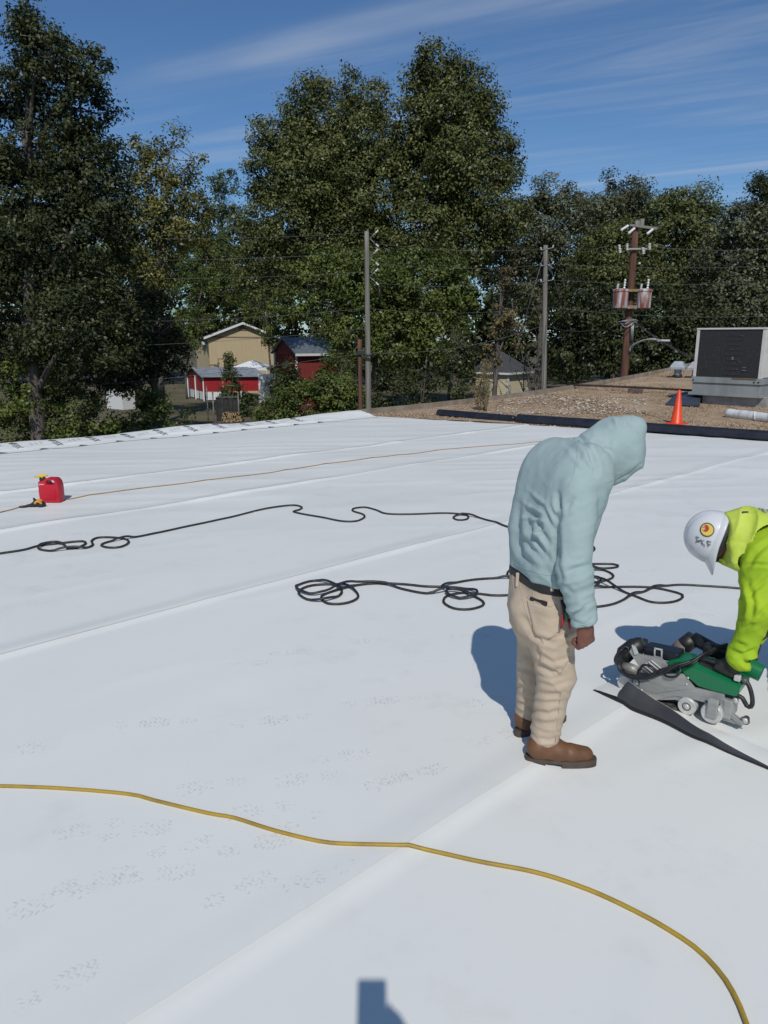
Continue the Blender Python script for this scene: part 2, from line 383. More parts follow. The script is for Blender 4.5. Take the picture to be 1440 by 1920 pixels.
def text_mesh(body, size):
    cu = bpy.data.curves.new('lettering', 'FONT'); cu.body = body; cu.size = size; cu.resolution_u = 2
    o = bpy.data.objects.new('lettering', cu); COL.objects.link(o); bpy.context.view_layer.update()
    me = bpy.data.meshes.new_from_object(o.evaluated_get(bpy.context.evaluated_depsgraph_get())); bpy.data.objects.remove(o); bpy.data.curves.remove(cu)
    v = np.array([q.co[:] for q in me.vertices]); fc = [tuple(p.vertices) for p in me.polygons]; bpy.data.meshes.remove(me); return v, fc
tv, tf = text_mesh('VTECK', .17)
tv = np.vstack([tv, [(-.16, .06, 0), (-.02, -.02, 0), (-.02, .15, 0)]]); tf = tf + [(len(tv) - 3, len(tv) - 2, len(tv) - 1)]
sv, sf = text_mesh('IIIII IIII', .07)
def stamp(v, fc, s, t, m, name, flip=1):
    S2 = s + v[:, 1] * 1.0; T2 = t - v[:, 0] * .75 * flip; Q = st(S2, T2); Q[:, 2] = edge_z(S2, T2) + .005
    mesh(name, Q, fc, m, edge, smooth=False)
for k in range(24):
    s0 = -5.4 + k * .66
    stamp(tv, tf, s0, 13.62, ink, 'print_mark')
    for j in range(3): stamp(sv, sf, s0 - .19 - .09 * j, 13.62 - .03 * j, ink_pale, 'small_print_mark')
    stamp(tv[-3:], [(0, 1, 2)], s0 + .3, 12.99, ink, 'cut_print_mark')

# footprints of dry dust, one object per print
def footprint(px, py, ang, ln=.29, kind=0, sd=0):
    c = onroof(px, py); d = V(math.cos(ang), math.sin(ang), 0); w = V(-d[1], d[0], 0); g = G(); r = random.Random(sd); miss = r.uniform(.1, .6); ln *= r.uniform(.85, 1.05)
    def lug(pts):
        Q = [c + d * a * ln + w * b * ln for a, b in pts]
        for q in Q: q[2] = float(hgt(q[0], q[1])) + .0042
        g.add(Q, [tuple(range(len(Q)))])
    for i in range(13):
        a = -.48 + i * .075
        if -.2 < a < -.06: continue
        hw = .17 * math.sqrt(max(0.03, 1 - ((a - .2) / .34) ** 2)) if a > -.1 else .125 * math.sqrt(max(.03, 1 - ((a + .33) / .17) ** 2))
        nb = 6; row = []
        for j in range(nb + 1):
            b_ = -hw + 2 * hw * j / nb; k = .022 * (1 if (j + kind) % 2 else -1); row.append((a + k, b_))
        for j in range(nb):
            if r.random() < miss: continue
            (p0, q0), (p1, q1) = row[j], row[j + 1]; th = .034; lug([(p0, q0), (p1, q1), (p1 + th, q1), (p0 + th, q0)])
    if g.v: g.build('footprint', foot_dirt, sheets[0])
FP = [(1295, 455, 20), (265, 1358, 10), (315, 1355, 8), (490, 1355, 12), (535, 1348, 12), (470, 1245, 5), (905, 1316, 15), (690, 1318, 8), (745, 1312, 8),
      (945, 1380, 30), (735, 1465, 25), (790, 1450, 30), (165, 1555, 20), (255, 1560, 15), (575, 1460, 15), (480, 1585, 20), (555, 1548, 40), (450, 1670, 35), (95, 1690, 25),
      (180, 1652, 20), (600, 1645, 30), (1270, 1163, 5), (1300, 1155, 5), (900, 1077, 5), (1210, 1072, 5), (25, 1410, 20), (395, 1475, 15), (340, 1590, 20), (490, 1520, 15), (110, 1850, 40), (690, 1203, 8), (540, 1225, 5), (760, 1455, 20), (300, 1640, 10), (880, 1195, 5), (640, 1420, 15)]
for i, (a, b, c) in enumerate(FP[1:]): footprint(a, b, math.radians(c + 180 * (i % 2)), kind=i, sd=i)

# ------------------------------------------------------------------ gravel roof beyond
SL = 0.034
def gdist(x, y): s = x * EX[0] + y * EX[1]; t = x * EN[0] + y * EN[1]; return s - smax(t)
def gz(x, y): return .0023 * np.maximum(gdist(x, y), 0) ** 2
def ongravel(px, py, dz=0.0):
    d = ray(px, py); o = V(0, 0, H); ts = np.linspace(8, 80, 1500); P = o + d * ts[:, None]; k = np.where(P[:, 2] < gz(P[:, 0], P[:, 1]))[0]; i = k[0] if len(k) else len(ts) - 1
    P = P[i].copy(); P[2] = float(gz(P[0], P[1])) + dz; return P
gravel_m = mat('roof_gravel', (.30, .205, .12), .95, (.44, .325, .21), 1.6, bump=.9, bscale=26, lo=.3, hi=.7, detail=8)
tt = np.linspace(-8, 13.7, 220); uu = np.linspace(0, 1, 200); T_, U_ = np.meshgrid(tt, uu, indexing='ij'); S_ = smax(T_) + .02 + U_ * 24
P = st(S_, T_); P[..., 2] = gz(P[..., 0], P[..., 1]) + .014 * (noise2(P[..., 0] * 5, P[..., 1] * 5) - .5) + .05 * (noise2(P[..., 0] * .9, P[..., 1] * .9, 3.) - .5) + .004
a = np.arange(219)[:, None] * 200 + np.arange(199)[None]; f = np.stack([a, a + 1, a + 201, a + 200], -1).reshape(-1, 4)
gr = mesh('gravel_roof', P.reshape(-1, 3), f, gravel_m); gr['kind'] = 'structure'
def scatter(name, X, Y, Z, size, m, label, cat, flat=.6):
    n = len(X); oct_ = V([1, 0, 0], [-1, 0, 0], [0, 1, 0], [0, -1, 0], [0, 0, flat], [0, 0, -flat])
    a = rng.uniform(0, 6.28, n); ca, sa = np.cos(a), np.sin(a); st_ = rng.uniform(.7, 1.35, n)
    q = oct_[None] * size[:, None, None] * (1 + .35 * rng.uniform(-1, 1, (n, 6, 1))); q[..., 0] *= st_[:, None]
    v = np.stack([q[..., 0] * ca[:, None] - q[..., 1] * sa[:, None], q[..., 0] * sa[:, None] + q[..., 1] * ca[:, None], q[..., 2]], -1) + np.stack([X, Y, Z], -1)[:, None]
    tri = np.array([(0, 2, 4), (2, 1, 4), (1, 3, 4), (3, 0, 4), (2, 0, 5), (1, 2, 5), (3, 1, 5), (0, 3, 5)])
    f = (np.arange(n)[:, None, None] * 6 + tri[None]).reshape(-1, 3)
    o = mesh(name, v.reshape(-1, 3), f, m, smooth=False)
    at_ = o.data.attributes.new('tint', 'FLOAT', 'POINT'); at_.data.foreach_set('value', np.repeat(rng.uniform(0, 1, n) ** 1.3, 6).astype(np.float32))
    return tag(o, label, cat, kind='stuff')
stone_m = mat('gravel_stones', (.19, .12, .07), .9, (.56, .43, .29), attr='tint')
n = 42000; tq = rng.uniform(-6, 13.6, n); dq = .08 + 17 * rng.uniform(0, 1, n) ** 1.5; sq = smax(tq) + dq; P = st(sq, tq)
scatter('gravel', P[:, 0], P[:, 1], gz(P[:, 0], P[:, 1]) + .012, rng.uniform(.009, .027, n), stone_m, 'loose tan and brown gravel covering the far roof', 'gravel')
rub_m = mat('pale_roof_rubble', (.2, .15, .105), .95, (.66, .56, .44), attr='tint')
q = np.array([ongravel(px, py) for px, py in zip(rng.uniform(930, 1210, 1700), 738 + 40 * rng.uniform(0, 1, 1700))])
q = q[(q @ EN < 13.5) & (gdist(q[:, 0], q[:, 1]) > .3)]
q = q[noise2(q[:, 0] * .5, q[:, 1] * .8, 2.) > .44]
scatter('roof_rubble', q[:, 0], q[:, 1], q[:, 2] + .02, rng.uniform(.015, .06, len(q)), rub_m, 'pale broken scraps scattered over gravel left of the orange cone', 'rubble', .35)
# gravel stop edging along the far edge
ge = G(); s_ = np.linspace(smax(13.7) + .1, smax(13.7) + 23.9, 30); L_ = st(s_, 0 * s_ + 13.74); L_[:, 2] = gz(L_[:, 0], L_[:, 1]) + .05
for k in range(29): ge.box((L_[k] + L_[k + 1]) / 2, (np.linalg.norm(L_[k + 1] - L_[k]) - .004, .07, .16), [unit(L_[k + 1] - L_[k]), EN, np.cross(unit(L_[k + 1] - L_[k]), EN)])
ge.build('roof_edge_trim', mat('edge_metal', (.3, .26, .2), .6, (.2, .15, .11), 3), gr)
# ------------------------------------------------------------------ things lying on the roofs
def cable(name, label, cat, pts, r, m, group=None, lift=None):
    P = np.array([onroof(a, b) for a, b in pts]); q = spline(P, .035); z = hgt(q[:, 0], q[:, 1]) + r + .001
    # lift where the cable crosses itself
    d = np.linalg.norm(q[:, None, :2] - q[None, :, :2], axis=-1); ii = np.arange(len(q)); far_ = np.abs(ii[:, None] - ii[None]) > 8
    lifted = np.zeros(len(q))
    for i in range(len(q)):
        j = np.where((d[i] < 2.4 * r + .02) & far_[i] & (ii < i))[0]
        if len(j): lifted[i] = lifted[j].max() + 2.05 * r
    lifted = np.convolve(np.maximum.reduce([np.roll(lifted, k) for k in (-1, 0, 1)]), [.25, .5, .25], 'same')
    q[:, 2] = z + lifted
    return tag(G().tube(q, r, 8).build(name, m, smooth=True), label, cat, group)
rubber = mat('black_cable_rubber', (.012, .013, .015), .5, (.035, .036, .038), 30)
yellow_j = mat('yellow_cord_jacket', (.42, .27, .025), .5, (.22, .15, .04), 9, stretch=(1, 1, 1), lo=.45, hi=.8, bump=.15, bscale=120)
tan_j = mat('tan_cord_jacket', (.36, .22, .07), .6, (.25, .17, .08), 6)
cable('extension_cord', 'thick yellow extension cord snaking across the white roof in the foreground', 'cord',
      [(-90, 1476), (0, 1477), (110, 1481), (240, 1492), (290, 1504), (390, 1528), (440, 1537), (520, 1562), (600, 1581), (660, 1586), (745, 1588), (790, 1594), (900, 1619), (1000, 1638), (1080, 1663), (1150, 1692), (1230, 1733), (1300, 1778), (1345, 1822), (1375, 1866), (1400, 1925), (1425, 2010)], .0075, yellow_j)
cable('extension_cord', 'thin tan cord stretched behind the red fuel can towards the gravel', 'cord',
      [(-60, 975), (0, 962), (60, 947), (130, 937), (200, 925), (330, 909), (500, 888), (600, 872), (720, 857), (850, 842), (980, 832), (1085, 823), (1200, 818)], .0065, tan_j)
cable('power_cable', 'black cable with small kinks and loops between fuel can and hooded man', 'cable',
      [(-80, 1052), (0, 1040), (45, 1033), (75, 1025), (120, 1020), (155, 1017), (160, 1022), (145, 1029), (128, 1031), (120, 1024), (100, 1022), (78, 1026), (72, 1031), (95, 1035), (130, 1032), (160, 1030), (174, 1024), (172, 1016), (185, 1010), (215, 1010), (238, 1014), (240, 1021), (225, 1028), (205, 1029), (190, 1025), (200, 1019), (230, 1013), (280, 1004), (350, 989), (430, 972), (500, 955), (548, 949), (566, 953), (560, 958), (550, 961), (570, 966), (605, 972), (640, 979), (668, 979), (683, 972), (680, 966), (662, 960), (664, 955), (685, 953), (705, 958), (725, 965), (770, 966), (830, 964), (865, 966), (878, 970), (874, 976), (858, 977), (850, 972), (862, 968), (895, 972), (930, 981), (963, 993), (1010, 1003), (1070, 1012), (1108, 1025), (1113, 1034), (1090, 1040), (1040, 1040)], .0105, rubber)
cable('power_cable', 'coiled black cable lying in wide loops behind and beside the hooded man', 'cable',
      [(1062, 1020), (1030, 1028), (985, 1060), (955, 1072), (954, 1084), (980, 1096), (1060, 1100), (1130, 1092), (1150, 1082), (1130, 1071), (1090, 1070), (1060, 1066), (1100, 1060), (1150, 1060), (1158, 1065), (1130, 1068), (1090, 1062), (1040, 1066), (1020, 1080), (1060, 1080), (1110, 1082), (1126, 1094), (1110, 1103), (1060, 1108), (1000, 1115), (935, 1119), (900, 1116), (868, 1114), (838, 1120), (832, 1132), (850, 1143), (880, 1145), (905, 1138), (905, 1130), (890, 1122), (862, 1113), (838, 1112), (840, 1120), (862, 1126), (890, 1122), (893, 1113), (870, 1106), (842, 1103), (800, 1102), (760, 1098), (715, 1096), (680, 1098), (645, 1105), (610, 1116), (602, 1124), (615, 1134), (645, 1134), (668, 1126), (670, 1115), (650, 1103), (620, 1098), (585, 1100), (565, 1107), (560, 1115), (575, 1126), (605, 1130), (635, 1120), (640, 1110), (620, 1098), (590, 1091), (562, 1098), (555, 1107), (565, 1114), (590, 1118), (620, 1112), (650, 1102), (690, 1097), (730, 1100), (760, 1108), (800, 1115), (840, 1112), (828, 1106), (850, 1096), (900, 1088), (960, 1087), (1020, 1095), (1090, 1106), (1150, 1103), (1220, 1104), (1270, 1114), (1280, 1122), (1262, 1131), (1225, 1132), (1190, 1120), (1150, 1105), (1120, 1094), (1080, 1096), (1060, 1120), (1080, 1138), (1110, 1141), (1150, 1135), (1185, 1120), (1230, 1105), (1270, 1099), (1320, 1101), (1390, 1106), (1470, 1112), (1530, 1150)], .0095, rubber)

# black rolls of membrane along the gravel
roll_m = mat('black_membrane_roll', (.010, .012, .018), .38, (.02, .022, .03), 5, stretch=(1, 1, 1), spec=.45)
def roll(a, b, r, label):
    A, B = a.copy(), b.copy(); mid = (A + B) / 2; t = thing('membrane_roll', label, 'membrane roll', (mid[0], mid[1], 0), 0, 'black rolls along the gravel')
    d = unit(B - A); n = 40; q = [A + (B - A) * k / n for k in range(n + 1)]
    q = np.array(q); q[:, 2] += .012 * (noise2(q[:, 0] * 1.1, q[:, 1] * 1.1, 6.) - .5)
    G().tube(q, r * (1 + .05 * (noise2(np.arange(n + 1) * .35, np.zeros(n + 1)) - .5)), 20).build('roll_body', roll_m, t, smooth=True)
    w = V(-d[1], d[0], 0) * -1 if np.dot(V(-d[1], d[0], 0), V(0, -1, 0)) < 0 else V(-d[1], d[0], 0)
    # loose lap lying in front of the roll
    g = G(); vs = []; k = 30
    for i in range(k + 1):
        p0 = A + (B - A) * i / k
        for j, (o, z) in enumerate(((-r * .2, r * 1.93), (r * .72, r * 1.72), (r * 1.12, r * .95), (r * 1.2, .02), (r * 1.9, .014))):
            e = .02 * (noise3(V(i * .4, j * .2, 1.)) - .5); vs.append(V(p0[0] + w[0] * (o + e), p0[1] + w[1] * (o + e), z + .02))
    g.add(vs, [(i * 5 + j, i * 5 + j + 1, i * 5 + j + 6, i * 5 + j + 5) for i in range(k) for j in range(4)]).build('loose_lap', roll_m, t, smooth=True)
    c = d * .03; cr = G().lathe([(r * .5, 0), (r * .42, 0), (r * .42, .3), (r * .5, .3), (r * .5, 0)], A - c * .4, [V(-d[1], d[0], 0), V(0, 0, 1), d], 20)
    cr.build('cardboard_core', mat('roll_core', (.55, .53, .5), .8), t, smooth=True)
    return t
_a, _b, _c = gp(822, 779), gp(967, 792), gp(1480, 830)
for q in (_a, _b, _c): q[2] = .082
roll(_a, _b - unit(_b - _a) * .03, .07, 'short black membrane roll beside the left end of the gravel')
roll(_b + unit(_c - _b) * .05, _c, .088, 'long black membrane roll in front of the orange cone')

# traffic cone
def cone():
    p = ongravel(1268, 796); t = thing('traffic_cone', 'bright orange traffic cone standing on the gravel behind the black roll', 'cone', p)
    om = mat('cone_plastic', (.82, .075, .012), .42, (.72, .06, .012), 6)
    G().lathe([(.0, .745), (.026, .745), (.032, .735), (.125, .04), (.135, .03), (.14, .02)], p, n=32).build('cone_body', om, t, smooth=True)
    ax = [RX, EX, V(0, 0, 1)]
    g = G().box(p + V(0, 0, .018), (.36, .36, .03), ax, .008)
    g.build('cone_base', om, t)
cone()

# fuel can
def fuel_can():
    p = onroof(99, 941); p[2] += .002; rz = math.radians(-4); t = thing('fuel_can', 'red plastic fuel can with yellow spout on the white roof', 'fuel can', p, rz)
    red = mat('red_can_plastic', (.52, .012, .03), .38, (.45, .012, .028), 5); ym = mat('yellow_spout_plastic', (.75, .5, .02), .4); bk = mat('can_cap_rubber', (.015, .015, .015), .6)
    W, Dp, Ht = .245, .13, .285
    # outline of the side with handle hole, extruded with rounded edges
    bm = bmesh.new()
    out = [(-W/2, 0), (W/2 - .01, 0), (W/2, .012), (W/2, .20), (W/2 - .012, .25), (W/2 - .035, .28), (W/2 - .06, Ht), (-.02, Ht), (-.045, .275), (-.06, .255), (-W/2 + .012, .25), (-W/2, .238), (-W/2 - .004, .12)]
    hole = [(-.022, .226), (-.008, .212), (.058, .212), (.072, .226), (.072, .254), (.060, .264), (-.006, .264), (-.02, .254)]
    def ring(poly, y): return [bm.verts.new((x, y, z)) for x, z in poly]
    rings = {}
    for nm, poly in (('o', out), ('h', hole)):
        for y, sc_ in ((-Dp/2, .94), (-Dp/2 + .018, 1.0), (Dp/2 - .018, 1.0), (Dp/2, .94)):
            cx, cz = (0, .14) if nm == 'o' else (.024, .243); k_ = sc_ if nm == 'o' else (2 - sc_)
            rings[nm, y] = ring([(cx + (x - cx) * k_, max(0, cz + (z - cz) * k_) if nm == 'o' else cz + (z - cz) * k_) for x, z in poly], y)
        ys = sorted(y for n_, y in rings if n_ == nm)
        for y0, y1 in zip(ys, ys[1:]):
            a, b = rings[nm, y0], rings[nm, y1]
            for i in range(len(a)): bm.faces.new((a[i], a[(i + 1) % len(a)], b[(i + 1) % len(a)], b[i]))
    for y in (-Dp/2, Dp/2):
        es = []
        for nm in 'oh':
            a = rings[nm, y]
            for i in range(len(a)): es.append(bm.edges.get((a[i], a[(i + 1) % len(a)])))
        bmesh.ops.triangle_fill(bm, use_beauty=True, edges=es)
    bmesh.ops.recalc_face_normals(bm, faces=bm.faces)
    me = bpy.data.meshes.new('can_body'); bm.to_mesh(me); bm.free(); o = link('can_body', me, t, red); autosmooth(o, 32)
    lb = G().box((.0, -Dp/2 - .003, .10), (.15, .006, .12), bev=.003); lb.build('raised_panel', red, t, local=True)
    G().box((-.075, -Dp/2 - .004, .215), (.06, .006, .016), bev=.002).build('moulded_lettering', mat('can_emboss', (.72, .3, .3), .5), t, local=True)
    G().lathe([(0, 0), (.034, 0), (.036, .004), (.036, .03), (.032, .036), (0, .036)], (-.092, 0, .248), n=20).build('cap', bk, t, True, True)
    sp = G(); sp.tube([(-.092, 0, .28), (-.095, 0, .298), (-.092, 0, .306)], [.02, .019, .016], 12)
    sp.tube([(-.03, 0, .305), (-.06, 0, .308), (-.092, 0, .306), (-.14, 0, .298), (-.185, 0, .29)], [.008, .012, .018, .013, .008], 10)
    sp.build('spout', ym, t, True, True)
fuel_can()
def staple_tool():
    p = onroof(66, 950); t = thing('work_glove', 'black and yellow work glove dropped beside the red fuel can', 'glove', p, math.radians(12))
    gm = mat('glove_black', (.015, .015, .017), .7); gy = mat('glove_amber', (.62, .28, .03), .6)
    q = lambda *a: p + V(*a); fl = Field(p + V(-.17, -.09, -.01), p + V(.12, .11, .13), .005)
    fl.ell(q(.04, 0, .035), (.065, .045, .035), k=.01).cap(q(.01, .02, .05), q(-.02, .03, .085), .018, .012).cap(q(.0, .0, .03), q(-.075, -.015, .016), .016, .011)
    fl.cap(q(0, -.02, .02), q(-.085, -.035, .013), .014, .01).cap(q(.08, -.02, .02), q(.09, 0, .02), .03)
    v, f = fl.net(1); mesh('palm', v, f, gm, t)
    G().tube(spline([q(.02, -.048, .045), q(.045, -.045, .068), q(.075, -.035, .06), q(.09, -.03, .03)], .01), .014, 8).build('knuckle_band', gy, t, True)
    G().tube(spline([q(.035, .0, .07), q(.055, -.01, .082), q(.085, .0, .062)], .01), .014, 8).build('back_pad', gy, t, True)
    a = np.linspace(0, 6.4, 24); G().tube(np.stack([p[0] - .115 + .045 * np.cos(a), p[1] - .03 + .035 * np.sin(a), p[2] + .008 + 0 * a], 1), .007, 6).build('wrist_loop', gm, t, True)
staple_tool()

# ------------------------------------------------------------------ rooftop air conditioner
def hvac():
    C = ongravel(1421, 766); ax = [RX, EX, V(0, 0, 1)]; t = thing('rooftop_air_conditioner', 'large grey rooftop air conditioner with dark coil face on gravel', 'air conditioner', C, RZ)
    pale = mat('pale_painted_sheet', (.64, .63, .59), .5, (.55, .54, .50), 4); mid = mat('grey_painted_sheet', (.29, .31, .30), .55, (.22, .235, .23), 3, stretch=(1, 1, .3))
    dark = mat('coil_fins', (.022, .022, .024), .6, (.05, .05, .052), 30, stretch=(1, 1, 6), bump=.3, bscale=60); curb = mat('curb_concrete', (.36, .35, .33), .9, (.25, .24, .23), 5, bump=.3)
    Wd, Dp = 1.78, 1.75; k = SL
    L = lambda x, y, z: (x, y, z)                       # local: x along the coil face (0 at the near corner, negative to the left), y back, z up
    g = G(); g.box((-Wd/2 + .1, .30, .08), (Wd - .36, .4, .36), bev=.01); g.box((.02, Dp/2, .13), (.3, Dp - .3, .3), bev=.01); g.box((-Wd + .2, Dp/2 + .2, .13), (.25, Dp - .5, .3)); g.build('concrete_curb', curb, t, local=True)
    G().box((-.22, .26, .1), (.26, .3, .26)).build('dark_duct_opening', black_rubber, t, local=True)
    b = G(); b.box((-Wd/2, Dp/2, .295), (Wd + .12, Dp + .12, .075), bev=.006); b.build('base_rail', mid, t, local=True)
    G().box((-Wd/2, Dp/2, .46), (Wd - .02, Dp - .02, .255), bev=.005).build('lower_cabinet', mid, t, local=True)
    rb = G(); rb.box((-Wd/2, Dp/2, .665), (Wd + .05, Dp + .05, .15), bev=.006); rb.build('middle_rail', mid, t, local=True)
    for x in (-Wd + .04, -.16, -.05): G().lathe([(0, 0), (.022, 0), (.022, .006), (0, .006)], (x, -.027, .65), [V(1, 0, 0), V(0, 0, 1), V(0, -1, 0)], 14).build('lifting_hole', black_rubber, t, local=True)
    z0, z1 = .742, 1.97
    G().box((-Wd/2, Dp/2, (z0 + z1) / 2), (Wd - .10, Dp - .10, z1 - z0 - .004)).build('cabinet_core', pale, t, local=True)
    for x, y in ((-.045, .045), (-Wd + .04, .04), (-.045, Dp - .04), (-Wd + .04, Dp - .04)):
        G().box((x, y, (z0 + z1) / 2), (.095 if x > -.1 else .075, .08, z1 - z0), bev=.006).build('corner_post', pale, t, local=True)
    G().box((-Wd/2, Dp/2, z1 + .02), (Wd + .02, Dp + .02, .045), bev=.008).build('top_panel', pale, t, local=True)
    cl = G().box((-Wd/2, .035, (z0 + z1) / 2), (Wd - .18, .03, z1 - z0 - .02)); cl.build('coil_face', dark, t, local=True)
    fins = G()
    for i in range(44): fins.box((-Wd + .10 + (Wd - .2) * i / 43, .014, (z0 + z1) / 2), (.006, .012, z1 - z0 - .03))
    o = fins.build('coil_fin', dark, t, local=True); o['kind'] = 'stuff'
    pn = G(); rr_ = random.Random(3)
    for i in range(9): pn.box((-Wd/2 + .12 + rr_.uniform(-.03, .03), .0098, z1 - .14 - i * .125), (.42 + rr_.uniform(-.06, .04), .005, .03))
    pn.build('bent_fin_rows', mat('bent_fins', (.036, .036, .038), .6, (.026, .026, .028), 50, stretch=(4, 1, 1)), t, local=True)
    sp = G()
    for _ in range(40): sp.box((-Wd + .12 + rr_.random() * (Wd - .25), .001, z0 + .05 + rr_.random() * 1.1), (.008 + .012 * rr_.random(), .004, .008 + .014 * rr_.random()))
    sp.box((-Wd/2 + .12, 0, z0 + .5), (.05, .006, .08)); sp.box((-.45, 0, z0 + .27), (.09, .006, .02)); sp.box((-.45, 0, z0 + .2), (.1, .006, .025))
    o = sp.build('pale_specks', mat('fin_specks', (.15, .15, .145), .7), t, local=True); o['kind'] = 'stuff'
    G().box((-.42, -.029, .72), (.62, .004, .035)).build('rust_streak', mat('rust', (.13, .055, .03), .9, (.2, .1, .06), 15), t, local=True)
    for i in range(2):
        G().box((-.022, Dp * (.26 + .49 * i), (z0 + z1) / 2), (.05, Dp * .44, z1 - z0 - .04), bev=.004).build('side_panel', pale, t, local=True)
    return C
hv = hvac()
# thin dark blue sheet beside the unit, raised at its back edge
_q = [ongravel(a, b) for a, b in ((1247, 761), (1312, 764), (1313, 750), (1268, 748))]
sh = G().add([q + V(0, 0, z) for q, z in zip(_q, (.05, .05, .30, .16))] + [q + V(0, 0, z - .02) for q, z in zip(_q, (.05, .05, .30, .16))], [(0, 1, 2, 3), (7, 6, 5, 4), (0, 4, 5, 1), (1, 5, 6, 2), (2, 6, 7, 3), (3, 7, 4, 0)])
tag(sh.build('dark_sheet', mat('blue_black_sheet', (.03, .04, .06), .5, (.05, .06, .085), 4)), 'dark blue sheet leaning against the base of the air conditioner', 'metal sheet')
# white wrapped insulation rolls
def wrap_roll():
    a, b = ongravel(1362, 783), ongravel(1500, 800); a[2] += .10; b[2] += .10; d = unit(b - a)
    t = thing('insulation_roll', 'long white wrapped roll lying on gravel beneath the air conditioner', 'roll', (a + b) / 2 - V(0, 0, .1))
    wm = mat('white_wrap', (.66, .67, .66), .55, (.4, .41, .41), 6, stretch=(1, 1, 1), bump=.6, bscale=14, lo=.45, hi=.75)
    n = 60; q = np.array([a + (b - a) * i / n for i in range(n + 1)]); rr_ = .108 + .012 * (noise2(np.arange(n + 1) * .6, np.zeros(n + 1)) - .5); rr_[0] = .085; rr_[-1] = .09
    G().tube(q, rr_, 18).build('wrapped_body', wm, t, True)
    for u in (.42, .62, .85):
        c = a + (b - a) * u; e = unit(d + V(.5, 0, .4)); a1 = unit(np.cross(e, V(0, 0, 1))); b1 = np.cross(a1, e); w = np.linspace(0, 2 * math.pi, 25)
        G().tube([c + .118 * (math.cos(x) * a1 + math.sin(x) * b1) for x in w], .012, 6).build('tape_band', wm, t, True)
wrap_roll()
# gas pipe and its block
pm = mat('rusty_black_pipe', (.025, .018, .016), .7, (.06, .03, .02), 10)
_p = [ongravel(1062, 729, .14), ongravel(1190, 735, .14), ongravel(1315, 742, .14)]
tp = thing('gas_pipe', 'long dark pipe running over the gravel to the air conditioner', 'pipe', ongravel(1190, 735)); G().tube(spline(_p, .5), .035, 10).build('pipe_run', pm, tp, True)
G().tube([_p[2], _p[2] + V(.05, .05, .25), _p[2] + V(.3, .1, .28)], .03, 10).build('pipe_elbow', pm, tp, True)
_b = ongravel(1191, 737); tag(G().box(_b + V(0, 0, .06), (.4, .2, .14), [RX, EX, V(0, 0, 1)], .01).build('support_block', mat('old_timber', (.1, .07, .055), .9, (.16, .12, .1), 8)), 'weathered wooden block under the dark gas pipe', 'block')
# hooded roof vents
def vent(px, py, label):
    p = ongravel(px, py); k = .62; t = thing('roof_vent', label, 'roof vent', p, RZ + .3, 'hooded roof vents')
    gm = mat('galvanised', (.33, .36, .38), .45, (.42, .45, .48), 6, metal=.3); dk = black_rubber
    G().lathe([(0, 0), (.26 * k, 0), (.26 * k, .16 * k), (.22 * k, .2 * k)], (0, 0, 0), n=18).build('dark_boot', dk, t, True, True)
    G().lathe([(.21 * k, .15 * k), (.21 * k, .62 * k), (.2 * k, .66 * k)], (0, 0, 0), n=18).build('stack', gm, t, True, True)
    h = G(); w = .42 * k
    h.add([(-w, -w, .62 * k), (w, -w, .62 * k), (w, w, .62 * k), (-w, w, .62 * k), (-w * .5, -w * .5, .95 * k), (w * .5, -w * .5, .95 * k), (w * .5, w * .5, .95 * k), (-w * .5, w * .5, .95 * k), (-w, -w, .5 * k), (w, -w, .5 * k), (w, w, .5 * k), (-w, w, .5 * k)],
          [(0, 1, 5, 4), (1, 2, 6, 5), (2, 3, 7, 6), (3, 0, 4, 7), (4, 5, 6, 7), (8, 9, 1, 0), (9, 10, 2, 1), (10, 11, 3, 2), (11, 8, 0, 3)]).build('hood', gm, t, False, True)
vent(1270, 709, 'grey hooded roof vent standing clear of the air conditioner')
vent(1304, 710, 'grey hooded roof vent half hidden by the air conditioner')
# ------------------------------------------------------------------ ground and the yards beyond
soil = mat('yard_ground', (.075, .07, .03), .95, (.14, .115, .06), .35, bump=.6, bscale=6, lo=.35, hi=.65, detail=9)
gv = []; nG = 60; xs = np.sign(np.linspace(-1, 1, nG)) * np.abs(np.linspace(-1, 1, nG)) ** 2.2 * 900
X_, Y_ = np.meshgrid(xs, xs + 40, indexing='ij'); Z_ = GZ - .02 + .35 * (noise2(X_ * .06, Y_ * .06, 3.) - .5) * (np.hypot(X_, Y_ - 40) > 20)
a = np.arange(nG - 1)[:, None] * nG + np.arange(nG - 1)[None]
gd = mesh('ground', np.stack([X_, Y_, Z_], -1).reshape(-1, 3), np.stack([a, a + nG, a + nG + 1, a + 1], -1).reshape(-1, 4), soil); gd['kind'] = 'structure'

# ------------------------------------------------------------------ trees
LEAF = {}
def leafmat(name, c1, c2):
    if name not in LEAF: LEAF[name] = mat(name, c1, .42, c2, attr='tint', trans=.22, spec=.28)
    return LEAF[name]
bark = mat('grey_bark', (.075, .06, .048), .95, (.15, .13, .11), 7, stretch=(1, 1, .2), bump=.6, bscale=14)
def leafmesh(name, C, size, nrm, m, parent, tint, asp=.55):
    n = len(C); u = rng.normal(size=(n, 3)); u -= (u * nrm).sum(1)[:, None] * nrm; u /= np.linalg.norm(u, axis=1)[:, None] + 1e-9; w = np.cross(nrm, u)
    L = size[:, None] * .5; W = L * asp; fold = nrm * (size[:, None] * .10)
    v = np.stack([C - u * L - fold * .6, C + w * W + fold - u * L * .1, C + u * L - fold * .9, C - w * W + fold - u * L * .1], 1).reshape(-1, 3)
    o = mesh(name, v, np.arange(4 * n).reshape(-1, 4), m, parent, smooth=False)
    at_ = o.data.attributes.new('tint', 'FLOAT', 'POINT'); at_.data.foreach_set('value', np.repeat(np.clip(tint, 0, 1), 4).astype(np.float32)); return o
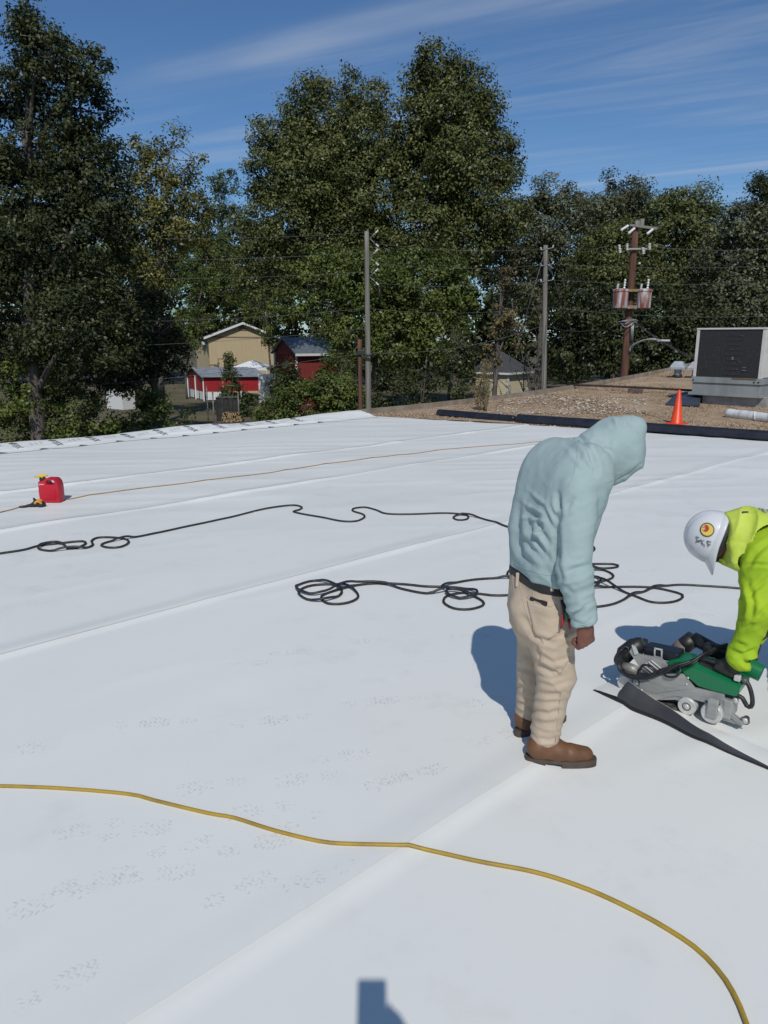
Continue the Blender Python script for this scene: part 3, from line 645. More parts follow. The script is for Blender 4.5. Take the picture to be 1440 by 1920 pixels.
def foliage(lobes, n, size, clump, keep=.30, droop=0.0, oseed=0.0):
    """lobes: (centre, (rx, ry, rz)); returns leaf centres, normals and clump centres"""
    area = np.array([r[0] * r[2] for c, r in lobes]); area = area / area.sum(); per = 58; C, N, K, T = [], [], [], []
    for (c, r), a in zip(lobes, area):
        m = max(6, int(n * a / per)); d = rng.normal(size=(m, 3)); d /= np.linalg.norm(d, axis=1)[:, None]
        rad = rng.uniform(.12, 1.0, m) ** .42; cc = c + d * np.asarray(r) * rad[:, None]
        ok = noise3(cc / (clump * 2.6) + oseed) > keep + .03; cc = cc[ok]; d = d[ok]; m = len(cc)
        if not m: continue
        cr = clump * rng.uniform(.55, 1.25, m); g = np.clip(rng.normal(size=(m, per, 3)), -1.7, 1.7) * np.array([.50, .50, .38]) * cr[:, None, None]
        # leaves thin out towards the tip of each spray
        p = cc[:, None] + g + d[:, None] * cr[:, None, None] * .25; p[..., 2] -= droop * cr[:, None] * (g ** 2).sum(-1) / (cr[:, None] ** 2)
        nn = g / (np.linalg.norm(g, axis=-1, keepdims=True) + 1e-9) * .6 + d[:, None] * .5 + np.array([0, -.12, .55]) + rng.normal(size=g.shape) * .55
        C.append(p.reshape(-1, 3)); N.append(nn.reshape(-1, 3)); K.append(cc)
        T.append(np.repeat(rng.uniform(-.05, .85, m), per) + rng.uniform(-.25, .3, m * per))
    C = np.vstack(C); N = np.vstack(N); N /= np.linalg.norm(N, axis=1)[:, None] + 1e-9
    return C, N, np.vstack(K), np.concatenate(T)
def tree(name, label, cat, bx, Y, lobes, n, lm, size=.24, clump=.8, keep=.30, trunk=.28, group='trees beyond the roof', lean=0.0, parts=('trunk', 'crown'), limbs=26, depth=1.0):
    LB = []
    for px, py, rx, ry in lobes:
        Yj = Y + rng.uniform(-.5, .5) * rx * Y / F; c = at(px, py, Yj); s = 1 / pxm(c); LB.append((c, (rx * s, rx * s * depth, ry * s)))
    b = at(bx, 700, Y); base = V(b[0], Y, GZ - .05); t = thing(name, label, cat, base, 0, group)
    top = max((c[2] + .3 * r[2] for c, r in LB)); cx = np.mean([c for c, r in LB], axis=0)
    g = G(); hh = top - base[2]; tr = spline([base, base + V(.15 * trunk, .05, .3 * hh), V(.6 * base[0] + .4 * cx[0], .6 * Y + .4 * cx[1], base[2] + .6 * hh), V(.3 * base[0] + .7 * cx[0], cx[1], base[2] + .95 * hh)], .8)
    g.tube(tr, np.linspace(trunk, trunk * .18, len(tr)), 8)
    C, N, K, T = foliage(LB, n, size, clump, keep, oseed=bx * .37)
    r_ = random.Random(int(bx))
    for c, r in LB:                                        # limbs to each bough, twigs to its sprays
        j = min(len(tr) - 2, max(1, int(len(tr) * np.clip((c[2] - .8 * r[2] - base[2]) / hh * .85, .12, .9)))); p0 = tr[j]
        q = spline([p0, .5 * (p0 + c) + V(0, 0, .12 * np.linalg.norm(c - p0)), c], .7); r0 = trunk * (.5 - .3 * j / len(tr)); g.tube(q, np.linspace(r0, r0 * .35, len(q)), 6)
        for _ in range(max(3, limbs // len(LB) * 2)):
            e = K[r_.randrange(len(K))]
            near = K[np.argsort(((K - c) ** 2).sum(1))[: max(4, len(K) // len(LB))]]; e = near[r_.randrange(len(near))]
            q2 = spline([c, .5 * (c + e) + rng.normal(size=3) * .25, e], .8); g.tube(q2, np.linspace(r0 * .35, r0 * .09 + .006, len(q2)), 4, cap=False)
    g.build(parts[0], bark, t, True)
    leafmesh(parts[1], C, size * rng.uniform(.6, 1.25, len(C)), N, lm, t, T)
    return t
dk = leafmat('dark_oak_leaves', (0.021, 0.031, 0.011), (0.093, 0.108, 0.039)); ol = leafmat('olive_leaves', (0.054, 0.068, 0.019), (0.192, 0.204, 0.067))
ye = leafmat('yellowing_leaves', (0.077, 0.084, 0.023), (0.294, 0.271, 0.077)); gy = leafmat('grey_green_leaves', (0.058, 0.065, 0.031), (0.192, 0.204, 0.109))
br = leafmat('bright_green_leaves', (0.046, 0.071, 0.015), (0.186, 0.224, 0.054)); pn = leafmat('pine_needles', (0.036, 0.057, 0.02), (0.122, 0.163, 0.058)); bn = leafmat('brown_vine_leaves', (0.09, 0.065, 0.031), (0.32, 0.258, 0.109))
tree('oak_tree', 'very tall dark leafy tree filling the left edge of the picture', 'tree', 60, 36, [(48, 45, 32, 45), (75, 95, 55, 50), (20, 150, 80, 60), (160, 135, 50, 45), (150, 200, 60, 50), (60, 270, 130, 80), (165, 330, 80, 100), (0, 400, 130, 120), (130, 450, 130, 120), (40, 580, 150, 120), (160, 620, 110, 90)], 95000, dk, .20, .62, .24, .42)
tree('leafy_tree', 'yellow green tree rising just right of the tall dark left tree', 'tree', 300, 54, [(320, 285, 38, 42), (262, 300, 24, 40), (285, 345, 55, 60), (345, 350, 35, 50), (365, 300, 18, 18), (335, 420, 60, 70), (270, 450, 70, 80), (250, 540, 70, 80)], 24000, ye, .25, .75, .30, .3)
tree('pine_tree', 'round topped pine far behind the yellow green tree', 'tree', 425, 112, [(425, 345, 36, 26), (400, 385, 36, 34), (447, 388, 34, 34), (420, 430, 60, 50), (400, 490, 70, 50)], 15000, pn, .34, .9, .28, .3)
tree('oak_tree', 'broad tall tree with several tops behind the grey utility pole', 'tree', 640, 62, [(612, 150, 22, 34), (655, 160, 20, 32), (572, 178, 24, 26), (700, 190, 34, 40), (610, 225, 75, 60), (535, 250, 48, 55), (490, 250, 26, 24), (685, 265, 62, 70), (505, 320, 42, 60), (590, 330, 85, 75), (690, 370, 80, 80), (540, 420, 80, 75), (630, 450, 95, 80), (500, 500, 60, 70), (700, 490, 80, 70), (570, 275, 60, 50), (640, 300, 70, 60), (740, 290, 34, 50), (560, 350, 60, 60), (650, 380, 70, 60)], 115000, ol, .26, .85, .20, .5)
tree('oak_tree', 'tall spreading tree with high right top between the two grey poles', 'tree', 850, 60, [(822, 120, 40, 28), (790, 165, 34, 32), (860, 150, 30, 36), (893, 175, 26, 36), (905, 215, 32, 40), (835, 215, 55, 50), (800, 270, 40, 50), (870, 275, 60, 55), (935, 290, 34, 48), (940, 340, 26, 26), (815, 340, 65, 60), (885, 350, 62, 50), (790, 430, 75, 75), (870, 450, 75, 75), (850, 185, 50, 40), (780, 225, 34, 40), (775, 330, 50, 60), (850, 310, 60, 50), (940, 400, 50, 50)], 96000, ol, .26, .85, .20, .5)
tree('leafy_tree', 'dense olive bushy tree low behind the left grey pole', 'tree', 700, 51, [(610, 530, 75, 65), (700, 540, 80, 70), (800, 540, 80, 80), (850, 560, 45, 60), (665, 620, 58, 60), (740, 630, 80, 70), (815, 640, 52, 62), (560, 570, 50, 40)], 56000, br, .22, .62, .24, .3)
tree('leafy_tree', 'pale olive tree directly behind the right grey pole', 'tree', 1010, 66, [(985, 375, 38, 36), (1035, 370, 36, 34), (1075, 400, 38, 34), (1010, 430, 65, 50), (960, 450, 50, 60), (1060, 470, 60, 55), (1000, 530, 70, 60)], 30000, gy, .27, .85, .33, .35)
tree('oak_tree', 'distant rounded tree above the crossarm of the rusty pole', 'tree', 1150, 74, [(1140, 355, 34, 24), (1175, 362, 40, 26), (1110, 385, 40, 34), (1190, 395, 34, 40), (1150, 420, 70, 44)], 18000, gy, .29, .9, .30, .35)
tree('oak_tree', 'dark green tree right of the rusty transformer pole', 'tree', 1270, 58, [(1285, 382, 42, 26), (1325, 378, 16, 26), (1235, 395, 34, 26), (1260, 430, 60, 50), (1320, 440, 45, 50), (1180, 450, 60, 50), (1130, 490, 60, 60), (1210, 530, 80, 70), (1300, 530, 80, 70)], 48000, ol, .25, .8, .25, .4)
tree('vine_tree', 'tree draped in tan tipped vines above the air conditioner', 'tree', 1400, 50, [(1400, 425, 50, 40), (1450, 440, 50, 50), (1370, 480, 60, 60), (1440, 530, 70, 70), (1370, 570, 70, 60), (1480, 600, 70, 60)], 30000, gy, .24, .7, .28, .35)
tree('oak_tree', 'far tree top peeking over the right edge of the picture', 'tree', 1440, 76, [(1432, 352, 24, 20), (1460, 375, 40, 36), (1420, 395, 30, 30)], 9000, dk, .3, .9, .3, .3)
tree('leafy_tree', 'low dark thicket tree behind the base of the rusty pole', 'tree', 1180, 47, [(1090, 580, 60, 60), (1150, 620, 70, 60), (1230, 600, 70, 60), (1290, 620, 60, 55), (1080, 660, 60, 45), (1200, 670, 80, 40), (1290, 680, 60, 30), (1350, 640, 50, 50), (1430, 650, 60, 50)], 44000, dk, .22, .62, .24, .25)
tree('leafy_tree', 'bright green tree behind and above the cream house roof', 'tree', 350, 97, [(400, 490, 70, 55), (440, 540, 55, 36), (360, 560, 55, 50), (490, 560, 50, 50), (440, 590, 60, 40), (345, 610, 36, 40)], 30000, br, .25, .7, .24, .3)
tree('leafy_tree', 'dark low tree with bare trunk left of the red carport', 'tree', 290, 46, [(260, 600, 75, 70), (320, 610, 45, 60), (230, 680, 65, 50), (310, 670, 45, 36), (170, 700, 60, 50)], 24000, dk, .21, .6, .33, .3)
tree('leafy_tree', 'small leafy tree between the cream house and the dark red barn', 'tree', 507, 75, [(498, 600, 26, 36), (516, 628, 18, 26), (482, 572, 30, 24)], 6500, br, .22, .55, .26, .14)
tree('leafy_tree', 'small leafy tree hiding the left eave of the cream house', 'tree', 348, 77, [(374, 598, 26, 28), (350, 632, 28, 34), (392, 612, 14, 12)], 6000, br, .22, .55, .26, .14)
def shrub(label, bx, Y, lobes, n, lm, size=.19, clump=.5, keep=.28): return tree('shrub', label, 'shrub', bx, Y, lobes, n, lm, size, clump, keep, .08, 'shrubs below the roof edge', parts=('stem', 'foliage'), limbs=10)
shrub('wide dark shrub at the lower left behind the printed roof edge', 60, 37, [(20, 740, 110, 60), (75, 715, 60, 50), (120, 780, 90, 50), (40, 810, 90, 40), (200, 800, 60, 32), (-60, 770, 80, 60)], 19000, br)
shrub('low green shrub below the bare trunk near the yard', 270, 39, [(240, 815, 50, 26), (300, 800, 40, 30), (335, 790, 34, 18), (275, 760, 40, 26)], 7000, br)
shrub('broad green shrub in front of the dark red barn', 560, 42, [(520, 770, 50, 26), (570, 755, 60, 36), (632, 735, 45, 50), (628, 700, 28, 40), (650, 770, 60, 30)], 15000, br)
shrub('dark shrub right of the grey pole beside the gravel edge', 790, 43, [(735, 735, 45, 45), (790, 715, 55, 50), (845, 720, 40, 50), (860, 670, 36, 40), (760, 770, 60, 26), (830, 760, 36, 26)], 13000, dk)
shrub('dark bush growing around the dark red barn front', 545, 58, [(537, 700, 24, 20), (560, 722, 44, 24), (530, 720, 26, 22)], 4500, dk, .24, .6)
tree('cedar_tree', 'narrow dark cedar in front of the red carport', 'tree', 433, 60, [(432, 672, 7, 14), (432, 695, 10, 18), (433, 722, 16, 20), (440, 745, 34, 22), (450, 765, 40, 18)], 6000, pn, .2, .45, .2, .12)
tree('dead_tree', 'bare trunk wrapped in brown and yellow vine leaves', 'tree', 928, 46, [(950, 530, 16, 40), (940, 580, 26, 50), (955, 620, 26, 40), (925, 660, 14, 40), (928, 720, 12, 40)], 3400, bn, .2, .45, .40, .2)
# grey leafless bush
def bare_bush():
    b = at(1000, 720, 49); base = V(b[0], 49, GZ); t = thing('bare_bush', 'tangled leafless grey branches left of the right grey pole', 'shrub', base, 0); r_ = random.Random(5)
    gm = mat('dead_branch', (.16, .145, .125), .9, (.09, .08, .07), 5)
    for k in range(13):
        e = at(r_.uniform(940, 1075), r_.uniform(560, 690), 49 + r_.uniform(-2, 2)); p0 = base + V(r_.uniform(-.7, .7), r_.uniform(-.4, .4), r_.uniform(0, 1.5)); g = G()
        m = .5 * (p0 + e) + V(r_.uniform(-.6, .6), 0, r_.uniform(.4, 1.4)); q = spline([p0, m, e], .35); g.tube(q, np.linspace(.05, .012, len(q)), 5)
        for _ in range(9):
            s0 = q[r_.randrange(len(q) // 3, len(q))]; e2 = s0 + V(r_.uniform(-1, 1), r_.uniform(-.6, .6), r_.uniform(-.5, .8)); q2 = spline([s0, .5 * (s0 + e2) + V(0, 0, .15), e2], .3); g.tube(q2, np.linspace(.022, .008, len(q2)), 4)
        g.build('branch', gm, t, True)
bare_bush()
# weeds on the edge of the gravel
def weed(px, py, h, label):
    p = ongravel(px, py); t = thing('weed', label, 'weed', p, 0, 'dry weeds at the gravel edge'); g = G(); r_ = random.Random(px); tops = []
    for k in range(4):
        q = spline([p + V(r_.uniform(-.05, .05), r_.uniform(-.05, .05), 0), p + V(r_.uniform(-.1, .1), 0, h * .5), p + V(r_.uniform(-.18, .18), 0, h * r_.uniform(.75, 1))], .1); g.tube(q, np.linspace(.012, .005, len(q)), 5); tops.append(q)
    g.build('stem', mat('weed_stem', (.16, .12, .06), .9), t, True)
    C = np.vstack([q[rng.integers(2, len(q), 60)] + rng.normal(size=(60, 3)) * .035 for q in tops]); n = len(C); N = rng.normal(size=(n, 3)); N /= np.linalg.norm(N, axis=1)[:, None]
    leafmesh('leaves', C, rng.uniform(.03, .07, n), N, bn if px % 2 else ye, t, rng.uniform(.2, 1, n))
weed(905, 770, 1.35, 'tall thin dry weed left of the cream garage corner'); weed(897, 770, 1.0, 'shorter green weed in front of the cream garage'); weed(911, 772, 1.2, 'brown weed nearest the black roll in front of garage')
# far wood that closes the view
LB = []
for px in range(-460, 1950, 50):
    for py, rx, ry, Yw in ((rng.uniform(500, 540), 60, rng.uniform(70, 105), 106), (rng.uniform(580, 620), 62, 90, 104), (rng.uniform(670, 700), 62, 70, 102), (rng.uniform(520, 560), 62, 90, 119), (rng.uniform(610, 640), 62, 90, 118)):
        c = at(px, py - (55 if px < 720 else 0), Yw + rng.uniform(-3, 3)); s = 1 / pxm(c); LB.append((c, (rx * s, 22 * s, ry * s)))
C, N, K, T = foliage(LB, 150000, .5, 1.6, .10)
tag(leafmesh('distant_wood', C, .85 * rng.uniform(.6, 1.2, len(C)), N, dk, None, T), 'dense dark woodland behind the yards', 'woods', kind='stuff')

# ------------------------------------------------------------------ buildings behind the trees
def wallq(p, q, z0, z1): return [V(p[0], p[1], z0), V(q[0], q[1], z0), V(q[0], q[1], z1), V(p[0], p[1], z1)]
cream = mat('cream_siding', (.50, .40, .24), .85, (.44, .35, .21), 2, stretch=(8, 8, .3)); trimw = mat('white_trim', (.68, .68, .66), .6); shing = mat('dark_shingles', (.045, .047, .052), .9, (.075, .075, .08), 6, bump=.5, bscale=10)
redm = mat('red_metal_panel', (.36, .012, .018), .5, (.30, .012, .016), 3); barnm = mat('barn_red_boards', (.22, .03, .022), .85, (.16, .022, .018), 4, stretch=(6, 6, .4)); tin = mat('silver_tin_roof', (.42, .46, .5), .35, (.3, .33, .36), 2, metal=.35)
yellow_sid = mat('pale_yellow_siding', (.66, .59, .40), .75, (.6, .53, .36), 3); glass_d = mat('dark_window', (.02, .022, .025), .15); brownt = mat('brown_trim', (.2, .15, .09), .8)
def gable(name, label, A, B, depth, z0, ze, zp, wm, rm, over=.35, trims=True, battens=0, wins=()):
    """gable wall from A to B (ground points), ridge runs back along the wall's far normal"""
    d = unit(B - A); n = V(-d[1], d[0], 0); n = n if n[1] > 0 else -n; W = np.linalg.norm(B - A); t = thing(name, label, 'building', (A + B) / 2 * V(1, 1, 0) + V(0, 0, z0))
    P = lambda u, w, z: V(A[0], A[1], 0) + d * u + n * w + V(0, 0, z)
    G().prism([P(0, 0, z0), P(W, 0, z0), P(W, 0, ze), P(W / 2, 0, zp), P(0, 0, ze)], n * depth).build('wall', wm, t)
    th = .16
    for sgn in (0, 1):
        e0, e1 = (0 - over, ze - over * (zp - ze) / (W / 2)), (W / 2, zp)
        if sgn: e0, e1 = (W + over, e0[1]), e1
        g = G(); g.prism([P(e0[0], -over, e0[1] + .02), P(e1[0], -over, e1[1] + .02), P(e1[0], -over, e1[1] + th), P(e0[0], -over, e0[1] + th)], n * (depth + 2 * over)); g.build('roof_slope', rm, t)
        f = G(); f.prism([P(e0[0], -over - .05, e0[1] - .06), P(e1[0], -over - .05, e1[1] - .06), P(e1[0], -over - .05, e1[1] + th + .02), P(e0[0], -over - .05, e0[1] + th + .02)], n * .045); f.build('fascia', trimw, t)
    if trims:
        for z, h in trims_rows(z0, ze): G().prism([P(-.02, -.03, z), P(W + .02, -.03, z), P(W + .02, -.03, z + h), P(-.02, -.03, z + h)], n * .028).build('trim_board', brownt, t)
    for u, z, w, h, m in wins:
        o = G().prism([P(u, -.05, z), P(u + w, -.05, z), P(u + w, -.05, z + h), P(u, -.05, z + h)], n * .045).build('window', m, t)
        fr = G(); k = .08
        for a, b, c, e in ((u - k, z - k, w + 2 * k, k), (u - k, z + h, w + 2 * k, k), (u - k, z, k, h), (u + w, z, k, h)): fr.prism([P(a, -.075, b), P(a + c, -.075, b), P(a + c, -.075, b + e), P(a, -.075, b + e)], n * .07)
        fr.build('frame', brownt, o)
    if battens:
        for k in range(battens): u = W * (k + .5) / battens; zt = ze + (zp - ze) * (1 - abs(u - W / 2) / (W / 2)); G().prism([P(u - .02, -.02, z0 + .02), P(u + .02, -.02, z0 + .02), P(u + .02, -.02, zt - .05), P(u - .02, -.02, zt - .05)], n * .018).build('batten', wm, t)
    return t, P
def trims_rows(z0, ze): return [(ze - .05, .14), (z0 + .50 * (ze - z0), .12)]
YH = 84.0
def hz(py, Y): return at(720, py, Y)[2]
A, B = at(394, 700, YH), at(522, 700, YH + 2)
gable('cream_house', 'cream sided house with gable end behind the red carport', A, B, 10, GZ, hz(632, YH), hz(606, YH), cream, shing, .5, battens=14, wins=[(1.0, hz(692, YH), .9, 1.1, cream), (3.5, hz(617, YH), .7, .5, brownt)])
hb = bpy.data.objects['cream_house']
_p, _q = at(370, 700, YH + 5.5), at(395, 700, YH + 1.5); G().prism(wallq(_p, _q, GZ, hz(645, YH)), V(3, 4, 0)).build('side_wing', cream, hb)
G().prism([at(366, 650, YH + 5.5), at(397, 646, YH + 1.0), at(397, 640, YH + 1.0), at(366, 642, YH + 5.5)], V(4, 5, .8)).build('wing_roof', shing, hb)
_l = at(383, 652, YH + 2.6); G().box(_l, (.35, .3, .6), bev=.03).build('wall_lantern', black_rubber, hb); G().box(_l + V(0, 0, .5), (.45, .4, .35), bev=.05).build('lantern_glass', trimw, hb)
# red carport: low metal building with roof ridge parallel to the front
def carport():
    c0 = gp(385, 752, GZ); Yc = c0[1]; c1 = at(486, 720, Yc + 1.0); b0 = at(354, 720, Yc + 5.0); d = unit((c1 - c0) * V(1, 1, 0)); back = (b0 - c0) * V(1, 1, 0); L = np.linalg.norm((c1 - c0)[:2]); ze = hz(706, Yc); zr = hz(690, Yc + 2.5); zm = hz(734, Yc)
    t = thing('carport', 'red metal carport with silver roof and white lower side', 'carport', c0)
    P = lambda u, w, z: V(c0[0], c0[1], 0) + d * u + back * w + V(0, 0, z); n = unit(np.cross(d, V(0, 0, 1)))
    for w, nm in ((0, 'front_panel'), (1, 'rear_panel')):
        G().prism([P(0, w, zm), P(L, w, zm), P(L, w, ze), P(0, w, ze)], n * .06).build(nm, redm, t)
    rb = G()
    for k in range(26): rb.prism([P(L * k / 26, 0, zm + .02), P(L * k / 26 + .06, 0, zm + .02), P(L * k / 26 + .06, 0, ze - .02), P(L * k / 26, 0, ze - .02)], n * .1)
    o = rb.build('panel_ribs', redm, t); o['kind'] = 'stuff'
    G().prism([P(0, 0, zm), P(0, 1, zm), P(0, 1, ze), P(0, .5, zr), P(0, 0, ze)], -d * .06).build('end_panel', redm, t)
    for u, w in ((0, 0), (0, .5), (0, 1), (L * .33, 0), (L * .66, 0), (L, 0), (L, 1)): G().box(P(u, w, (GZ + ze) / 2) - d * .1 * (u == 0), (.11, .11, ze - GZ)).build('post', trimw, t)
    G().prism([P(.1, .0, GZ + .1), P(L * .45, .0, GZ + .1), P(L * .45, .0, zm - .05), P(.1, .0, zm - .05)], n * .04).build('lower_panel', trimw, t)
    for i in range(3): G().prism([P(0, .06 + .32 * i, GZ + .1), P(0, .30 + .32 * i, GZ + .1), P(0, .30 + .32 * i, zm - .05), P(0, .06 + .32 * i, zm - .05)], -d * .04).build('end_lower_panel', trimw, t)
    for w in (0, 1):
        e = -.08 if w == 0 else 1.08; q = [P(-.4, e, ze - .05), P(L + .5, e, ze - .05), P(L + .5, .5, zr), P(-.4, .5, zr)]; G().prism(q, V(0, 0, .07)).build('roof_sheet', tin, t)
        sm = G()
        for k in range(1, 17): u = -.4 + (L + .9) * k / 17; a, b = P(u, e, ze + .03), P(u, .5, zr + .08); sm.box((a + b) / 2, (.05, np.linalg.norm(b - a), .05), [d, unit(b - a), np.cross(d, unit(b - a))])
        o = sm.build('roof_seams', tin, t); o['kind'] = 'stuff'
    return Yc
YC = carport()
# red barn
A, B = at(517, 700, 68), at(557, 700, 64); d = unit((B - A) * V(1, 1, 0)); 
def barn():
    t = thing('barn', 'dark red wooden barn with grey metal roof between the trees', 'barn', (A[0], A[1], GZ)); n = V(-d[1], d[0], 0); n = n if n[0] > 0 else -n; W = np.linalg.norm((B - A)[:2]); D_ = 4.2
    ze, zp = hz(662, 65), hz(636, 66); P = lambda u, w, z: V(A[0], A[1], 0) + d * u + n * w + V(0, 0, z)
    G().prism([P(0, 0, GZ), P(W, 0, GZ), P(W, 0, ze), P(W / 2, 0, zp), P(0, 0, ze)], n * D_).build('wall', barnm, t)
    for s_, (u0, u1) in enumerate(((-.3, W / 2), (W + .45, W / 2))):
        z0 = ze - .12; G().prism([P(u0, -.3, z0), P(u1, -.3, zp + .04), P(u1, -.3, zp + .16), P(u0, -.3, z0 + .12)], n * (D_ + .6)).build('roof_slope', mat('grey_tin', (.2, .23, .25), .4, (.13, .15, .165), 3, metal=.3), t)
    G().prism([P(W + .46, -.32, ze - .22), P(W + .5, -.32, ze - .22), P(W + .5, -.32, ze - .02), P(W + .46, -.32, ze - .02)], n * (D_ + .6)).build('white_eave', trimw, t)
    for u, w in ((-.04, -.04), (W + .03, -.04)): G().box(P(u, w, (GZ + ze) / 2), (.16, .16, ze - GZ)).build('corner_board', trimw, t)
    for k in range(12): G().prism([P(W * (k + .5) / 12 - .02, -.02, GZ), P(W * (k + .5) / 12 + .02, -.02, GZ), P(W * (k + .5) / 12 + .02, -.02, ze - .1), P(W * (k + .5) / 12 - .02, -.02, ze - .1)], -n * .03).build('batten', barnm, t)
barn()
def canopy():
    Yt = 79.0; t = thing('canopy_tent', 'white peaked canopy tent beside the cream house', 'tent', V(at(473, 700, Yt)[0], Yt, GZ)); zc, zt = hz(688, Yt), hz(675, Yt); c = at(473, 690, Yt); h = 1.85; cm = mat('white_canvas', (.72, .73, .74), .8)
    k = [V(c[0] + sx * h, Yt + sy * h, zc) for sx, sy in ((-1, -1), (1, -1), (1, 1), (-1, 1))]; top = V(c[0], Yt, zt)
    g = G().add(k + [top] + [q - V(0, 0, .28) for q in k], [(0, 1, 4), (1, 2, 4), (2, 3, 4), (3, 0, 4), (0, 5, 6, 1), (1, 6, 7, 2), (2, 7, 8, 3), (3, 8, 5, 0)]); g.build('canopy', cm, t)
    for q in k: G().box((q[0] * .98 + .02 * c[0], q[1], (zc + GZ) / 2), (.07, .07, zc - GZ)).build('leg', trimw, t)
canopy()
_a, _b = at(484, 712, 72), at(518, 712, 72)
t = thing('white_fence', 'white panel fence between carport and dark red barn', 'fence', ((_a[0] + _b[0]) / 2, 72, GZ)); zt = hz(701, 72)
for k in range(5):
    x0 = _a[0] + (_b[0] - _a[0]) * k / 5; G().box((x0 + .18, 72, (GZ + zt) / 2), ((_b[0] - _a[0]) / 5 - .02, .05, zt - GZ)).build('fence_panel', trimw, t)
A, B = at(487, 690, 90), at(516, 690, 90); gable('small_outbuilding', 'small grey roofed outbuilding behind the white canopy tent', A, B, 3, GZ, hz(674, 90), hz(662, 90), cream, shing, .3, False)
# cream garage on the right
def garage():
    Yg = 54.0; a, b = at(893, 720, Yg), at(953, 720, Yg - 1.5); d = unit((b - a) * V(1, 1, 0)); n = V(-d[1], d[0], 0); W = np.linalg.norm((b - a)[:2]); ze, zr = hz(697, Yg), hz(657, Yg + 2); P = lambda u, w, z: V(a[0], a[1], 0) + d * u + n * w + V(0, 0, z)
    t = thing('garage', 'small pale yellow garage with dark hipped roof right of centre', 'garage', (a[0], a[1], GZ)); D_ = 3.4; zb = GZ
    G().prism([P(0, 0, zb), P(W, 0, zb), P(W, D_, zb), P(0, D_, zb)], V(0, 0, ze - zb)).build('wall', yellow_sid, t)
    k = int((ze - zb) / .13)
    for i in range(k):
        z = zb + (ze - zb) * i / k; G().prism([P(-.01, -.004, z + .004), P(W + .01, -.004, z + .004), P(W + .01, -.03, z + .01), P(-.01, -.03, z + .01)], V(0, 0, .115)).build('siding_board', yellow_sid, t)
    G().box(P(W + .01, -.02, (zb + ze) / 2), (.1, .1, ze - zb), [d, n, V(0, 0, 1)]).build('corner_board', trimw, t)
    o = .25; e = [P(-o, -o, ze), P(W + o, -o, ze), P(W + o, D_ + o, ze), P(-o, D_ + o, ze)]; r = [P(W * .12, D_ / 2, zr), P(W * .4, D_ / 2, zr)]
    G().add(e + r, [(0, 1, 5, 4), (1, 2, 5), (2, 3, 4, 5), (3, 0, 4), (3, 2, 1, 0)]).build('roof', shing, t)
    for p, q in ((0, 1), (1, 2)): w_ = e[q] - e[p]; G().box((e[p] + e[q]) / 2 + V(0, 0, -.07), (np.linalg.norm(w_), .06, .14), [unit(w_), np.cross(V(0, 0, 1), unit(w_)), V(0, 0, 1)]).build('fascia', trimw, t)
    wn_ = G().prism([P(.0 - .02, .5, ze - 1.6), P(-.02, 1.5, ze - 1.6), P(-.02, 1.5, ze - .6), P(-.02, .5, ze - .6)], -d * .04).build('window', glass_d, t)
garage()
# yard fence, dog screen, woodpile
galv = mat('fence_steel', (.2, .2, .19), .5, (.12, .11, .1), 6)
for i, (px, y0, y1) in enumerate(((402, 800, 735), (449, 800, 737), (391, 795, 725))):
    Yf = 47.0 + i; b, tp_ = at(px, y0, Yf), at(px, y1, Yf); g = thing('fence_post', ('thin steel fence post left of the woodpile', 'thin steel fence post right of the woodpile', 'leftmost thin steel post before the red carport')[i], 'post', (b[0], Yf, GZ), 0, 'steel fence posts in the yard')
    G().tube([(b[0], Yf, GZ), (b[0], Yf, tp_[2])], .045, 8).build('shaft', galv, g, True); G().lathe([(0, .05), (.05, .03), (.055, 0), (.055, -.06)], (b[0], Yf, tp_[2]), n=10).build('cap', galv, g, True)
a, b = at(404, 745, 50), at(449, 782, 50); t = thing('screen_fence', 'dark mesh screen hung between the thin fence posts', 'screen', ((a[0] + b[0]) / 2, 50, GZ)); n_ = 14
xs_ = np.linspace(a[0], b[0], n_); G().add([V(x, 50 + .12 * math.sin(i * 1.3), z) for z in (a[2], GZ + .1) for i, x in enumerate(xs_)], [(i, i + 1, n_ + i + 1, n_ + i) for i in range(n_ - 1)]).build('mesh_cloth', mat('dark_mesh', (.03, .03, .03), .9, (.055, .055, .05), 3), t)
G().tube([V(a[0], 50, a[2]), V(b[0], 50, a[2])], .025, 6).build('top_rail', galv, t, True)
lw, le = mat('log_bark', (.1, .075, .05), .9), mat('log_end', (.36, .27, .15), .85, (.25, .17, .08), 6)
r_ = random.Random(2); Yw = 46.0; k = 0
for row in range(3):
    for i in range(9 - row):
        p = at(411 + i * 4.6 + row * 2.2 + r_.uniform(-1.5, 1.5), 700, Yw); z = GZ + 1.0 + row * .2 + .1 + r_.uniform(-.03, .05); rad = r_.uniform(.07, .125)
        wd = ('bottom', 'middle', 'top')[row]; t = thing('firewood_log', f'cut log in the {wd} row of the woodpile at the roof edge', 'log', (p[0], Yw, z - rad), 0, f'logs in the {wd} woodpile row')
        G().tube([(p[0], Yw, z), (p[0] + .05, Yw + .45, z)], rad, 9, cap=False).build('bark', lw, t, True); G().lathe([(0, 0), (rad * .97, 0)], (p[0], Yw - .001, z), [V(1, 0, 0), V(0, 0, 1), V(0, -1, 0)], 9).build('cut_end', le, t)
b_ = at(430, 700, Yw); tag(G().box((b_[0], Yw + .3, GZ + .5), (2.3, .9, 1.0), bev=.02).build('woodpile_rack', mat('rack_timber', (.06, .05, .04), .9, (.1, .08, .06), 5)), 'low timber rack carrying the cut firewood logs', 'rack')
